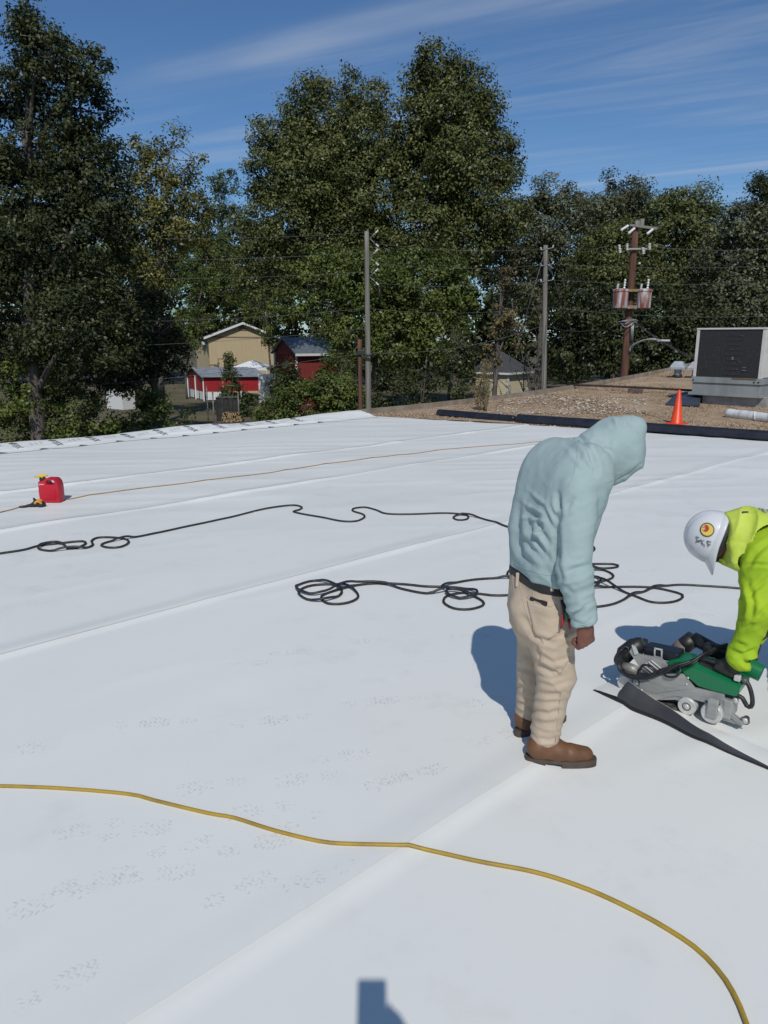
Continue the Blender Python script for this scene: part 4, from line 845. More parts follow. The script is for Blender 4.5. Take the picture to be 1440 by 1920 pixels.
# white shed and pale things seen through the left trees
A, B = at(228, 735, 64), at(252, 735, 65); gable('white_shed', 'small white shed glimpsed through the left trees', A, B, 2.4, GZ, hz(722, 64), hz(713, 64), trimw, shing, .2, False)

# ------------------------------------------------------------------ utility poles and wires
wood = mat('weathered_pole_wood', (.25, .235, .20), .9, (.16, .145, .12), 4, stretch=(4, 4, .15), bump=.5, bscale=20); wood_r = mat('red_brown_pole_wood', (.165, .075, .045), .85, (.075, .034, .022), 3, stretch=(5, 5, .25), bump=.5, bscale=20)
porc = mat('pale_insulator', (.66, .67, .66), .3); steel = mat('dull_steel', (.35, .36, .36), .45, metal=.5); wire_m = mat('wire_metal', (.10, .10, .105), .6)
def insul(p, q, t, r=.05, n=4, nm='insulator'):
    p, q = np.asarray(p), np.asarray(q); d = unit(q - p); L = np.linalg.norm(q - p); a = unit(np.cross(d, V(.3, 1, .2))); b = np.cross(d, a); pr = [(0, 0)]
    for k in range(n): z = L * k / n; pr += [(r * .45, z), (r, z + L / n * .3), (r, z + L / n * .5), (r * .45, z + L / n * .8)]
    pr += [(0, L)]; G().lathe(pr, p, [a, b, d], 10).build(nm, porc, t, True)
def polebody(t, px0, py0, px1, py1, Y, r0, r1, m, nm='pole_shaft'):
    b, tp_ = at(px0, py0, Y), at(px1, py1, Y); u = (GZ - .05 - tp_[2]) / (b[2] - tp_[2]); b = tp_ + (b - tp_) * u; q = np.array([b + (tp_ - b) * k / 12 for k in range(13)]); G().tube(q, np.linspace(r0, r1, 13), 14).build(nm, m, t, True); return b, tp_
YP = 40.0
t1 = thing('utility_pole', 'grey wooden utility pole rising at the far roof corner', 'utility pole', V(at(691, 760, YP)[0], YP, GZ), 0, 'utility poles'); polebody(t1, 691, 775, 687.5, 434, YP, .17, .115, wood)
for y in (447, 482, 519):
    c = at(693, y, YP); 
    for (x2, y2) in ((705, y - 11), (706, y + 12)):
        e = at(x2, y2, YP - .05); G().tube([c, e], .018, 6).build('insulator_arm', steel, t1, True); insul(e - unit(e - c) * .04, e + unit(e - c) * .16, t1, .06, 3)
c = at(683, 662, YP - .3); G().tube(spline([at(675, 655, YP - .2), at(690, 667, YP - .35), at(699, 662, YP - .3)], .1), .07, 7).build('splice_case', black_rubber, t1, True)
t2 = thing('utility_pole', 'grey wooden utility pole with guy wires right of the vine tree', 'utility pole', V(at(1019, 740, 44)[0], 44, GZ), 0, 'utility poles'); polebody(t2, 1019.5, 735, 1023, 460, 44, .18, .12, wood)
for y in (467, 497, 527):
    a, b = at(1015, y + 2, 43.9), at(1036, y - 2, 43.9); G().tube([a, b], .03, 6).build('crossbar', steel, t2, True); insul(a, a + V(-.05, 0, .16), t2, .055, 3); insul(b, b + V(.05, 0, .16), t2, .055, 3)
G().tube([at(1022, 470, 44), at(985, 595, 43)], .022, 5).build('guy_wire', wire_m, t2, True); G().tube([at(1026, 480, 44), at(1058, 590, 45)], .022, 5).build('guy_wire', wire_m, t2, True)
t4 = thing('steel_post', 'short rusty brown post beside the grey utility pole', 'post', V(at(676, 760, 36.5)[0], 36.5, GZ)); polebody(t4, 676, 775, 674, 636, 36.5, .115, .10, wood_r, 'post_shaft'); G().box(at(677, 661, 36.35), (.35, .12, .22), bev=.02).build('cable_clamp', black_rubber, t4)
YT = 30.0
t3 = thing('transformer_pole', 'leaning red brown pole carrying two rust streaked transformers', 'utility pole', V(at(1168, 715, YT)[0], YT, GZ), 0, 'utility poles'); polebody(t3, 1169, 715, 1192, 424, YT, .185, .125, wood_r)
a, b = at(1195, 440, YT), at(1200, 417, YT); G().tube([at(1193.5, 440, YT), at(1195.5, 414, YT)], .10, 10).build('pole_top_extension', wood, t3, True); G().box(at(1203, 420, YT - .05), (.16, .16, .36), bev=.02).build('top_block', wood, t3)
c0, c1 = at(1180, 422, YT - .2), at(1232, 429, YT - .2); dd = unit(c1 - c0); G().box((c0 + c1) / 2, (np.linalg.norm(c1 - c0), .1, .09), [dd, V(0, 1, 0), np.cross(dd, V(0, 1, 0))], .008).build('crossarm', wood, t3)
for p, q in (((1178, 423), (1164, 432)), ((1190, 428), (1178, 438)), ((1224, 430), (1213, 439))): insul(at(*p, YT - .3), at(*q, YT - .5), t3, .055, 5)
c0, c1 = at(1174, 466, YT - .2), at(1215, 468, YT - .2); G().box((c0 + c1) / 2, (np.linalg.norm(c1 - c0), .07, .06), bev=.006).build('cutout_arm', steel, t3)
for p, q in (((1161, 459), (1163, 475)), ((1176, 457), (1176, 470)), ((1205, 464), (1207, 477)), ((1218, 456), (1218, 469))): insul(at(*p, YT - .3), at(*q, YT - .3), t3, .06, 5, 'fuse_cutout')
insul(at(1197, 494, YT - .3), at(1201, 494, YT - .3), t3, .05, 2)
can_m = mat('rust_streaked_grey_paint', (.55, .54, .54), .55, (.24, .08, .055), 3.2, stretch=(2.2, 2.2, .35), lo=.40, hi=.60, detail=6)
for (x0, x1, y0, y1, lb) in ((1148, 1176, 546, 578, 'pale tank with thin rust streaks'), (1192, 1219, 546, 578, 'heavily rusted transformer tank')):
    c = at((x0 + x1) / 2, y1, YT - .35); s = 1 / pxm(c); r = (x1 - x0) / 2 * s; h = (y1 - y0) * s
    o = G().lathe([(0, 0), (r * .95, 0), (r, .03), (r, h - .05), (r * 1.08, h - .045), (r * 1.08, h + .01), (r * .95, h + .05), (0, h + .08)], c, n=24).build('transformer_tank', can_m, t3, True); autosmooth(o, 35); o['label'] = lb
    for k in (-.55, .35):
        p = c + V(k * r, -.05, h + .05); insul(p, p + V(.02, 0, .38 if k > 0 else .2), o, .05, 4, 'bushing')
G().box(at(1184, 545, YT - .3), (.42, .3, .10), bev=.01).build('bracket', mat('rusty_bracket', (.2, .13, .05), .8, (.3, .24, .1), 8), t3); G().box(at(1184, 576, YT - .3), (.4, .25, .12), bev=.01).build('bracket', mat('rusty_bracket_low', (.22, .15, .1), .8, (.34, .28, .22), 8), t3)
G().tube(spline([at(1181, 660, YT - .2), at(1184, 650, YT - .3), at(1204, 639, YT - .9), at(1224, 636, YT - 1.4), at(1236, 638, YT - 1.6)], .1), .035, 8).build('lamp_arm', mat('lamp_arm_grey', (.5, .5, .48), .5), t3, True); lp = at(1243, 639, YT - 1.7); G().box(lp, (.5, .22, .10), bev=.04).build('lamp_head', steel, t3)
_sp = [at(1160, 603, YT - .25), at(1170, 606, YT - .4), at(1182, 600, YT - .35), at(1195, 606, YT - .3)]
for k in range(4): G().tube(spline([p + rng.normal(size=3) * .07 for p in _sp], .08), .018, 5).build('secondary_wire_loop', steel, t3, True)
for k in range(3): G().tube([at(1184 + 2 * k, 606, YT - .3), at(1183 + 1.5 * k, 638 + 3 * k, YT - .25)], .018, 5).build('conduit', steel, t3, True)
WIRES = [((-140, 428, 40), (687, 436, YP), .8, 'topmost wire running left from the corner pole'), ((-140, 470, 40), (705, 471, YP), .9, 'second wire from the top running left from the corner pole'), ((-140, 502, 40), (705, 508, YP), .9, 'third wire from the top running left from the corner pole'),
    ((-140, 594, 39), (688, 578, YP), .9, 'fourth wire running left from the corner pole'), ((-140, 652, 38), (688, 616, YP), .7, 'wire sloping down left from the corner pole'), ((-140, 742, 36), (680, 662, 38), .6, 'lowest wire sloping left from the rusty post'),
    ((706, 457, YP), (1036, 465, 44), .5, 'top wire between the two grey poles'), ((706, 494, YP), (1036, 495, 44), .5, 'second wire between the two grey poles'), ((706, 531, YP), (1036, 525, 44), .5, 'third wire between the two grey poles'), ((690, 578, YP), (1019, 575, 44), .6, 'fourth wire between the two grey poles'), ((700, 662, YP), (1019, 610, 44), .9, 'low slack cable between the two grey poles'),
    ((1036, 463, 44), (1161, 459, YT), .3, 'short wire between right grey pole and rusty pole'), ((1218, 462, YT), (1560, 452, 34), .5, 'top wire running right from the rusty pole'), ((1036, 495, 44), (1560, 492, 42), .5, 'second wire running right behind the rusty pole'), ((1036, 525, 44), (1560, 524, 42), .5, 'third wire running right behind the rusty pole'), ((1022, 575, 44), (1560, 586, 42), .8, 'fourth wire running right above the air conditioner'), ((1022, 610, 44), (1180, 604, YT), .7, 'slack cable between right grey pole and rusty pole'),
    ((1196, 607, YT - .3), (1330, 680, 24), .3, 'upper service wire sloping down to the air conditioner'), ((1196, 610, YT - .3), (1345, 690, 23), .3, 'lower service wire sloping down behind the air conditioner')]
for a, b, sag, lb in WIRES:
    A, B = at(*a), at(*b); q = np.array([A + (B - A) * u - V(0, 0, 4 * sag * u * (1 - u) * .5) for u in np.linspace(0, 1, 24)]); q[:, 2] += 0
    tag(G().tube(q, (.009 if 'cable' not in lb else .013), 5).build('overhead_wire', wire_m, smooth=True), lb, 'wire', 'overhead wires')
MU = unit(V(.77, -.64, 0)); MW = unit(V(.64, .77, 0))               # along the welding machine towards its rear, away from the camera
M0 = gp(1285, 1342)
# ------------------------------------------------------------------ people
skin_b = mat('brown_skin', (.20, .075, .045), .5, (.16, .058, .036), 30, bump=.15, bscale=150)
def cloth(name, c, c2, wv=22): return mat(name, c, .85, c2, 7, bump=.45, bscale=wv, spec=.2)
hood_m = cloth('pale_teal_knit', (.345, .435, .42), (.315, .405, .395)); pants_m = cloth('tan_canvas', (.53, .42, .31), (.46, .365, .265)); belt_m = mat('black_belt', (.015, .014, .014), .6)
boot_m = mat('brown_boot_leather', (.17, .075, .028), .55, (.10, .045, .02), 14, bump=.25, bscale=60, lo=.3, hi=.7); sole_m = mat('boot_sole', (.06, .042, .032), .8, (.09, .065, .05), 20)
def bounds_of(pts, pad): p = np.array(pts); return p.min(0) - pad, p.max(0) + pad

from mathutils.bvhtree import BVHTree
def creases(v, N, px, py, lines, ymax=99):
    """press fold lines, given as strokes on the photograph, into the side of a garment that faces the camera"""
    view = v - V(0, 0, H); face = ((N * view).sum(1) < -.02 * np.linalg.norm(view, axis=1)) & (v[:, 1] < ymax); d = np.zeros(len(v)); P2 = np.stack([px, py], 1)
    for pts, A, w in lines:
        pts = np.asarray(pts, float); seg = np.linalg.norm(np.diff(pts, axis=0), axis=1); tot = seg.sum(); run = 0; best = np.full(len(v), 1e9); par = np.zeros(len(v))
        for i in range(len(pts) - 1):
            a, b = pts[i], pts[i + 1]; t = np.clip(((P2 - a) @ (b - a)) / (seg[i] ** 2 + 1e-9), 0, 1); ds = np.linalg.norm(P2 - (a + t[:, None] * (b - a)), axis=1); m = ds < best; best[m] = ds[m]; par[m] = (run + t[m] * seg[i]) / tot; run += seg[i]
        tp = np.sin(np.pi * np.clip(.06 + .88 * par, 0, 1)) ** .6
        d -= face * tp * A * (np.exp(-(best / w) ** 2) - .5 * np.exp(-((best - 2.1 * w) / (1.1 * w)) ** 2))
    return d
def surface(v, q):
    tree_ = BVHTree.FromPolygons([tuple(p) for p in v], [tuple(int(i) for i in f) for f in q])
    def hit(px, py, off=0.0):
        d = ray(px, py); h_, n_, _, _ = tree_.ray_cast(Vector((0, 0, H)), Vector(tuple(unit(d))))
        if h_ is None: return None
        n_ = np.array(n_); n_ = n_ if n_ @ d < 0 else -n_
        return np.array(h_) + n_ * off
    return hit
def seam(hit, pts, r, m, parent, nm='seam', off=.0005):
    q = []; pts = np.asarray(pts, float)
    for i in range(len(pts) - 1):
        for t in np.linspace(0, 1, 8, endpoint=False): q.append(pts[i] * (1 - t) + pts[i + 1] * t)
    q = [hit(x, y, off) for x, y in q]; q = [p for p in q if p is not None]
    if len(q) > 3: q = np.array(q); q[1:-1] = (q[:-2] + q[1:-1] + q[2:]) / 3; G().tube(q, r, 5).build(nm, m, parent, True)

def standing_man():
    Pm = lambda px, py, Y: at(px, py, Y)
    foot = gp(1030, 1425); t = thing('person', 'person in pale teal hoodie and tan work trousers looking down at the machine', 'person', (foot[0], foot[1], 0))
    R = unit(V(.32, -.95, 0))                                   # his right, towards the camera
    # ---- hoodie
    tor = [(Pm(1022, 1074, 3.02), .080, .102), (Pm(1027, 1030, 3.02), .085, .108), (Pm(1034, 985, 3.02), .09, .112), (Pm(1045, 940, 3.02), .10, .116), (Pm(1057, 895, 3.02), .115, .112), (Pm(1070, 866, 3.02), .11, .080)]
    sh, el, wr = Pm(1084, 915, 2.845), Pm(1076, 1072, 2.765), Pm(1096, 1168, 2.75)
    shl, ell_, wrl = Pm(1050, 900, 3.20), Pm(1078, 1030, 3.30), Pm(1095, 1110, 3.24)
    lo, hi = bounds_of([c for c, _, _ in tor] + [sh, el, wr, shl, ell_, wrl, Pm(1215, 770, 3.02)], .2); h = .0055
    f = Field(lo, hi, h); f.loft(tor, R, 6, .03); f.cap(Pm(1090, 935, 2.98), Pm(1070, 1005, 3.0), .075, .09, .04)
    g0 = np.stack(np.meshgrid(*f.ax, indexing='ij'), -1)
    f.D = np.maximum(f.D, (Pm(1021, 1076, 3.02)[2] - g0[..., 2] - .10 * (g0[..., 0] - tor[0][0][0])).astype(np.float32))   # straight hem, dipping to the front
    f.cap(Pm(1088, 897, 2.90), Pm(1066, 884, 3.0), .072, .09, .04).cap(sh, el, .080, .062, .008).cap(el, wr, .064, .049, .03)
    f.cap(shl, ell_, .085, .062, .03).cap(ell_, wrl, .06, .047, .03)
    # hood: closed fabric around the bowed head, open towards the lower right
    hY = 3.03; f.cap(Pm(1088, 860, 3.02), Pm(1128, 848, hY), .075, .098, .025); f.cap(Pm(1128, 845, hY), Pm(1160, 832, hY), .105, .108, .025); f.cap(Pm(1160, 828, hY), Pm(1184, 806, hY), .10, .056, .03); f.cap(Pm(1158, 858, hY), Pm(1139, 886, hY), .088, .058, .025)
    f.cap(Pm(1168, 845, hY), Pm(1180, 838, hY), .082, .056, .03); f.cap(Pm(1168, 850, hY), Pm(1150, 872, hY), .09, .075, .03)
    on = unit(Pm(1182, 906, hY) - Pm(1160, 850, hY)); f.D = np.maximum(f.D, np.where((g0[..., 0] > Pm(1122, 850, hY)[0]) & (g0[..., 2] > Pm(1130, 935, hY)[2]), (g0 - Pm(1169, 891, hY)) @ unit(V(.62, 0, -.78)), -1).astype(np.float32))
    f.cap(Pm(1176, 872, hY + .02), Pm(1235, 925, hY + .06), .068, .09, 0, 'sub')
    cuff = unit(wr - el); f.D = np.maximum(f.D, np.where(np.linalg.norm(g0 - wr, axis=-1) < .12, ((g0 - (wr - cuff * .004)) @ cuff), -1).astype(np.float32))
    v, q = f.net(2); N = vnormals(v, q); px, py = to_px(v)
    armd = np.minimum(np.linalg.norm(np.cross(v - el, unit(wr - el)), axis=1), np.linalg.norm(np.cross(v - el, unit(sh - el)), axis=1)); arm = (1 - sst(.085, .12, armd)) * (v[:, 1] < 2.99)
    body = (1 - arm) * sst(880, 960, py); head = sst(1105, 1125, px) * (1 - sst(900, 930, py))
    s1 = v @ unit(V(.75, -.2, .62)); s2 = v @ unit(V(-.5, .3, .8)); s3 = v @ unit(V(.8, .1, -.6))
    al, ac = unit(V(.45, 0, -.89)), unit(V(.89, 0, .45)); bk = body * (1 - sst(1045, 1085, px)); cv = (v @ ac) + .25 * (v @ al) ** 2
    d = bk * .012 * (ridged(np.stack([(v @ al) * 2.6, cv * 19 + 1.1 * noise3(v * 4), v[:, 1] * 2.5], -1), 2.4) - .35) * sst(925, 1020, py)
    ap = Pm(1047, 968, 2.88); rr = v - ap; ang = np.arctan2(rr[:, 2], rr[:, 0]); rd = np.linalg.norm(rr, axis=1)
    d += bk * .013 * (np.maximum(0, np.sin(ang * 13 + 2.5 * noise3(v * 6))) ** 2 - .25) * np.exp(-((rd - .10) / .07) ** 2)
    d += (body - bk) * .004 * (ridged(np.stack([(v @ al) * 3, cv * 12, v[:, 1] * 3], -1), 2) - .4)
    d += arm * .0135 * (ridged(np.stack([v[:, 0] * 4, v[:, 1] * 4, (v @ unit(V(-.35, .2, .9))) * 23], -1), 2) - .35) * (np.exp(-((py - 1075) / 45) ** 2) * .9 + np.exp(-((py - 1158) / 30) ** 2) * 1.3 + .35 * np.exp(-((py - 970) / 40) ** 2) + .15)
    d += head * .016 * (ridged(np.stack([s3 * 3, s1 * 11, v[:, 1] * 8], -1), 2) - .4) + (1 - head) * np.exp(-((px - 1105) / 28) ** 2 - ((py - 850) / 40) ** 2) * .018 * (ridged(np.stack([s2 * 4, s3 * 22, v[:, 1] * 6], -1), 2) - .4)
    d += .004 * (noise3(v * 26) - .5)
    d += .60 * creases(v, N, px, py, [([(973, 944), (971, 1004), (978, 1038), (1002, 1064)], .020, 6), ([(991, 960), (998, 1000), (1016, 1031), (1038, 1058)], .017, 5), ([(980, 1004), (996, 1027), (1020, 1051)], .014, 4.5), ([(1000, 956), (1013, 993), (1033, 1020)], .013, 4.5), ([(1018, 949), (1029, 973), (1042, 996)], .011, 4), ([(1031, 949), (1040, 964), (1047, 978)], .010, 4),
        ([(1046, 925), (1050, 955), (1053, 975)], .016, 4.5), ([(1047, 968), (1046, 1010), (1047, 1060), (1052, 1092)], .016, 5), ([(1075, 934), (1056, 955)], .012, 4), ([(1072, 948), (1057, 964)], .010, 4), ([(1070, 965), (1058, 974)], .008, 4), ([(1104, 1059), (1085, 1064), (1062, 1072)], .013, 4.5), ([(1098, 1048), (1072, 1052)], .006, 4), ([(1104, 1131), (1088, 1146), (1071, 1157)], .014, 4), ([(1110, 1158), (1098, 1170), (1088, 1175)], .010, 3.5), ([(1071, 1163), (1084, 1168), (1094, 1170)], .010, 3.5), ([(1107, 1118), (1092, 1126)], .008, 3.5), ([(1062, 1100), (1075, 1112)], .006, 4),
        ([(1088, 822), (1101, 843), (1112, 864), (1117, 888)], .018, 4.5), ([(1074, 847), (1093, 866), (1111, 886)], .013, 4), ([(1060, 832), (1084, 846), (1105, 868)], .010, 4), ([(1093, 826), (1108, 832), (1120, 830)], .009, 4), ([(1128, 850), (1140, 838), (1143, 826)], .007, 4), ([(1125, 842), (1150, 848)], .005, 4), ([(1160, 784), (1164, 800)], .008, 4), ([(1178, 780), (1182, 797)], .007, 4), ([(1145, 790), (1152, 800)], .006, 4), ([(1200, 868), (1178, 884), (1150, 901)], .007, 3)])
    v = v + N * d[:, None]; v = relax(v, q, 1); hd = mesh('hoodie', v, q, hood_m, t); hit = surface(v, q)
    seam(hit, [(1086, 826), (1082, 858), (1076, 890), (1062, 920), (1050, 945), (1047, 965)], .0017, hood_m, hd, 'raglan_seam'); seam(hit, [(1074, 1170), (1092, 1172), (1112, 1166)], .0018, hood_m, hd, 'cuff_seam'); seam(hit, [(964, 1057), (990, 1069), (1020, 1077), (1046, 1080)], .0018, hood_m, hd, 'hem_seam'); seam(hit, [(1204, 862), (1180, 882), (1150, 899), (1132, 907)], .0018, hood_m, hd, 'hood_hem_seam')
    # ---- trousers
    hipR, kneeR, ankR = Pm(1028, 1160, 2.93), Pm(1042, 1268, 2.92), Pm(1020, 1388, 2.97); hipL, kneeL, ankL = Pm(1008, 1160, 3.11), Pm(1000, 1262, 3.15), Pm(990, 1345, 3.22)
    lo, hi = bounds_of([hipR, kneeR, ankR, hipL, kneeL, ankL, Pm(1015, 1060, 3.0)], .17); f = Field(lo, hi, h)
    f.loft([(Pm(1018, 1075, 3.02), .07, .092), (Pm(1018, 1110, 3.02), .076, .098), (Pm(1018, 1150, 3.02), .078, .103), (Pm(1020, 1178, 3.02), .07, .092)], R, 5, .03)
    f.cap(hipR, kneeR, .098, .077, .03).cap(kneeR, ankR, .074, .062, .025).cap(hipL, kneeL, .095, .072, .03).cap(kneeL, ankL, .070, .060, .025)
    f.cap(Pm(1052, 1240, 2.9), Pm(1054, 1272, 2.9), .052, .045, .03); f.cap(Pm(990, 1140, 2.98), Pm(993, 1165, 2.98), .075, .07, .05)
    g0 = np.stack(np.meshgrid(*f.ax, indexing='ij'), -1); f.D = np.maximum(f.D, (g0[..., 2] - Pm(1017, 1072, 3.0)[2] + .05 * (g0[..., 0] - foot[0])).astype(np.float32))
    for a_, c_ in ((ankR, kneeR), (ankL, kneeL)):
        dn = unit(a_ - c_); f.D = np.maximum(f.D, np.where(np.linalg.norm(g0 - a_, axis=-1) < .13, ((g0 - (a_ + dn * .036)) @ dn), -1).astype(np.float32))
    v, q = f.net(3); N = vnormals(v, q); px, py = to_px(v)
    low = sst(1165, 1230, py); bunch = np.exp(-((py - 1345) / 35) ** 2) + .9 * np.exp(-((py - 1400) / 25) ** 2)
    zz = v[:, 2] + .12 * (v[:, 0] - foot[0]) + .02 * (noise3(v * 9) - .5)
    d = low * .0045 * (ridged(np.stack([v[:, 0] * 5, v[:, 1] * 5, zz * 24], -1), 1.8) - .35) * (.55 + .7 * bunch) + low * .006 * (ridged(np.stack([(v @ unit(V(.7, 0, .7))) * 13, v[:, 1] * 4, (v @ unit(V(-.7, 0, .7))) * 4], -1), 2) - .35)
    d += (1 - low) * .0065 * (ridged(np.stack([v[:, 0] * 6, v[:, 1] * 6, zz * 16], -1), 2) - .4)
    seat = np.exp(-((px - 1000) / 25) ** 2 - ((py - 1165) / 16) ** 2) * (v[:, 1] < 3.05); d -= seat * .010
    def inpoly(poly):                                           # raised pocket patches
        c = np.zeros(len(px), bool); n = len(poly)
        for i in range(n):
            (x0, y0), (x1, y1) = poly[i], poly[(i + 1) % n]; cr = (y0 > py) != (y1 > py); xi = x0 + (py - y0) / (y1 - y0 + 1e-9) * (x1 - x0); c ^= cr & (px < xi)
        return c & (N[:, 1] < .2)
    d += inpoly([(990, 1124), (1042, 1135), (1052, 1180), (1020, 1205), (998, 1180)]) * .006 + inpoly([(1010, 1208), (1062, 1190), (1066, 1235), (1050, 1262), (1014, 1240)]) * .008
    d += .40 * creases(v, N, px, py, [([(980, 1158), (1003, 1193), (1037, 1204), (1055, 1189)], .016, 4.5), ([(1008, 1222), (1037, 1240), (1068, 1232)], .010, 4), ([(1003, 1243), (1036, 1262), (1058, 1246)], .011, 4), ([(1000, 1262), (1030, 1274), (1062, 1268)], .009, 4), ([(1000, 1277), (1037, 1286), (1070, 1276)], .010, 4), ([(997, 1297), (1030, 1303), (1058, 1298)], .010, 4), ([(993, 1318), (1003, 1334), (1028, 1338), (1048, 1332)], .017, 4), ([(993, 1310), (1020, 1318), (1050, 1316)], .010, 4), ([(991, 1366), (1007, 1384), (1030, 1388), (1046, 1382)], .013, 4), ([(990, 1382), (1008, 1399), (1044, 1400)], .011, 3.5), ([(998, 1352), (1020, 1356), (1046, 1352)], .006, 4),
        ([(988, 1120), (1010, 1131), (1030, 1137), (1042, 1135)], .007, 3), ([(1012, 1208), (1014, 1240)], .006, 3), ([(1062, 1192), (1064, 1230)], .006, 3), ([(975, 1250), (1000, 1258)], .011, 4), ([(970, 1268), (985, 1278)], .012, 4), ([(969, 1288), (998, 1290)], .010, 4), ([(968, 1318), (995, 1324)], .010, 4), ([(984, 1225), (1000, 1236)], .009, 4), ([(1060, 1205), (1080, 1196)], .008, 4), ([(1000, 1150), (1030, 1160), (1046, 1158)], .006, 5)])
    v = v + N * d[:, None]; tr = mesh('trousers', v, q, pants_m, t); hit = surface(v, q)
    seam(hit, [(974, 1092), (982, 1130), (992, 1160), (1003, 1190)], .0018, pants_m, tr, 'seat_seam'); seam(hit, [(1052, 1290), (1048, 1330), (1040, 1400)], .0016, pants_m, tr, 'leg_seam'); seam(hit, [(988, 1120), (1010, 1131), (1030, 1137), (1042, 1135)], .0022, pants_m, tr, 'pocket_edge'); seam(hit, [(1000, 1108), (1000, 1122)], .0016, pants_m, tr, 'dart_seam')
    # ---- belt, a slice of the waist pushed out
    f = Field(Pm(1017, 1095, 3.02) - V(.3, .3, .1), Pm(1017, 1075, 3.02) + V(.3, .3, .1), .006); f.loft([(Pm(1018, 1060, 3.02), .072, .101), (Pm(1018, 1110, 3.02), .078, .106)], R, 5, .02)
    g0 = np.stack(np.meshgrid(*f.ax, indexing='ij'), -1); zc = Pm(1017, 1083, 3.02)[2] - .10 * (g0[..., 0] - tor[0][0][0]); f.D = np.maximum(f.D, (np.abs(g0[..., 2] - zc) - .021).astype(np.float32)); v, q = f.net(1); mesh('belt', v, q, belt_m, t)
    for bx, by in ((972, 1086), (1035, 1094)):
        p = hit(bx, by + 6, .006); G().box(p + V(0, 0, .012), (.014, .012, .062), bev=.003).build('belt_loop', pants_m, tr)
    # ---- wallet in the back pocket, pliers at the hip
    a0, a1 = hit(994, 1124, .002), hit(1026, 1133, .002); a_ = unit(a1 - a0); nn_ = unit(np.cross(a_, V(0, 0, 1))); G().box((a0 + a1) / 2 + V(0, 0, .002), (np.linalg.norm(a1 - a0), .012, .020), [a_, nn_, np.cross(nn_, a_)], .005).build('wallet', belt_m, t)
    red = mat('red_plier_grip', (.30, .02, .03), .5); gn = mat('green_tool_grip', (.03, .18, .10), .5)
    for x0, y0, x1, y1, m in ((1052, 1178, 1056, 1150, red), (1068, 1180, 1067, 1160, red), (1063, 1165, 1060, 1148, gn)): G().tube([Pm(x0, y0, 2.795), Pm(.5 * (x0 + x1) + 1, .5 * (y0 + y1), 2.79), Pm(x1, y1, 2.80)], [.004, .008, .007], 8).build('tool_handle', m, t, True)
    G().tube([Pm(1055, 1125, 2.83), Pm(1060, 1150, 2.81)], .01, 8).build('tool_strap', belt_m, t, True)
    # ---- body: one skin figure inside the clothes, with head, arms and hands
    lo, hi = bounds_of([Pm(1150, 800, 3.03), Pm(1117, 1212, 2.75), ankR, ankL, shl], .13); f = Field(lo, hi, .0055)
    hc = Pm(1150, 850, hY); ha = [unit(V(.62, .1, -.78)), unit(V(0, 1, 0)), unit(V(.78, 0, .62))]; f.ell(hc, (.095, .075, .105), ha, .02); f.cap(hc + ha[0] * .092, hc + ha[0] * .105 - ha[2] * .02, .012, .016, .02)
    f.cap(Pm(1100, 862, 3.02), hc, .055, .055, .03); f.loft([(Pm(1020, 1120, 3.02), .06, .075), (Pm(1050, 940, 3.02), .08, .09), (Pm(1072, 872, 3.02), .10, .06)], R, 6, .03)
    f.cap(sh, el, .05, .04).cap(el, wr, .04, .028).cap(shl, ell_, .05, .04).cap(ell_, wrl, .04, .028)
    for a_, b_, r0, r1 in ((hipR, kneeR, .07, .055), (kneeR, ankR, .055, .04), (hipL, kneeL, .07, .055), (kneeL, ankL, .055, .04)): f.cap(a_, b_, r0, r1)
    def fist(w, dirv, back, out):
        """w wrist, dirv along the forearm, back = back of the hand, out = thumb side"""
        k = w + dirv * .075; f.cap(w, w + dirv * .03, .029, .030, .02)
        for j in range(4): o = out * (.030 - .020 * j); f.cap(w + dirv * .02 + o * .7, k + o, .018, .0145, .012)
        for j in range(4):
            o = out * (.031 - .021 * j); L = (.036, .040, .037, .030)[j]; k0 = k + o + back * .004; a1 = k0 + dirv * L * .55 - back * .018; a2 = a1 - back * .024 - dirv * L * .45; a3 = a2 - dirv * .020 + back * .010
            f.cap(k0, a1, .0118, .0108, .004).cap(a1, a2, .0108, .0102, .003).cap(a2, a3, .0102, .009, .003)
        th = w + dirv * .022 + out * .028; f.cap(th, th + dirv * .032 + out * .010 - back * .012, .0145, .012, .01).cap(th + dirv * .032 + out * .010 - back * .012, th + dirv * .056 - out * .004 - back * .026, .0118, .0095, .003)
    dr = unit(Pm(1099, 1212, 2.76) - Pm(1096, 1176, 2.75)); bk = unit(V(.55, -.83, 0)); fist(wr + dr * .012, dr, bk, unit(np.cross(bk, dr)) * (1 if np.cross(bk, dr)[0] > 0 else -1))
    dl = unit(wrl - ell_); fist(wrl + dl * .01, dl, unit(V(.5, .85, 0)), unit(np.cross(dl, V(.5, .85, 0))))
    v, q = f.net(1); mesh('body', v, q, skin_b, t)
    # ---- boots
    def boot(heel, toe, ank):
        d_ = unit((toe - heel) * V(1, 1, 0)); w_ = V(-d_[1], d_[0], 0); P = lambda a, b, z: V(heel[0], heel[1], 0) + d_ * a + w_ * b + V(0, 0, z); f = Field(*bounds_of([P(-.02, -.06, 0), P(.32, .06, .2), ank], .08), .005)
        f.cap(P(.05, 0, .07), P(.14, 0, .058), .044, .046, .02).cap(P(.14, 0, .055), P(.255, .004, .042), .046, .034, .02).cap(P(.20, .0, .042), P(.262, .01, .038), .044, .033, .02).cap(P(.055, 0, .08), ank + V(0, 0, .03), .046, .056, .04)
        f.D = np.maximum(f.D, (.026 - np.stack(np.meshgrid(*f.ax, indexing='ij'), -1)[..., 2]).astype(np.float32)); v, q = f.net(2); N = vnormals(v, q); loc = (v - P(0, 0, 0)) @ d_
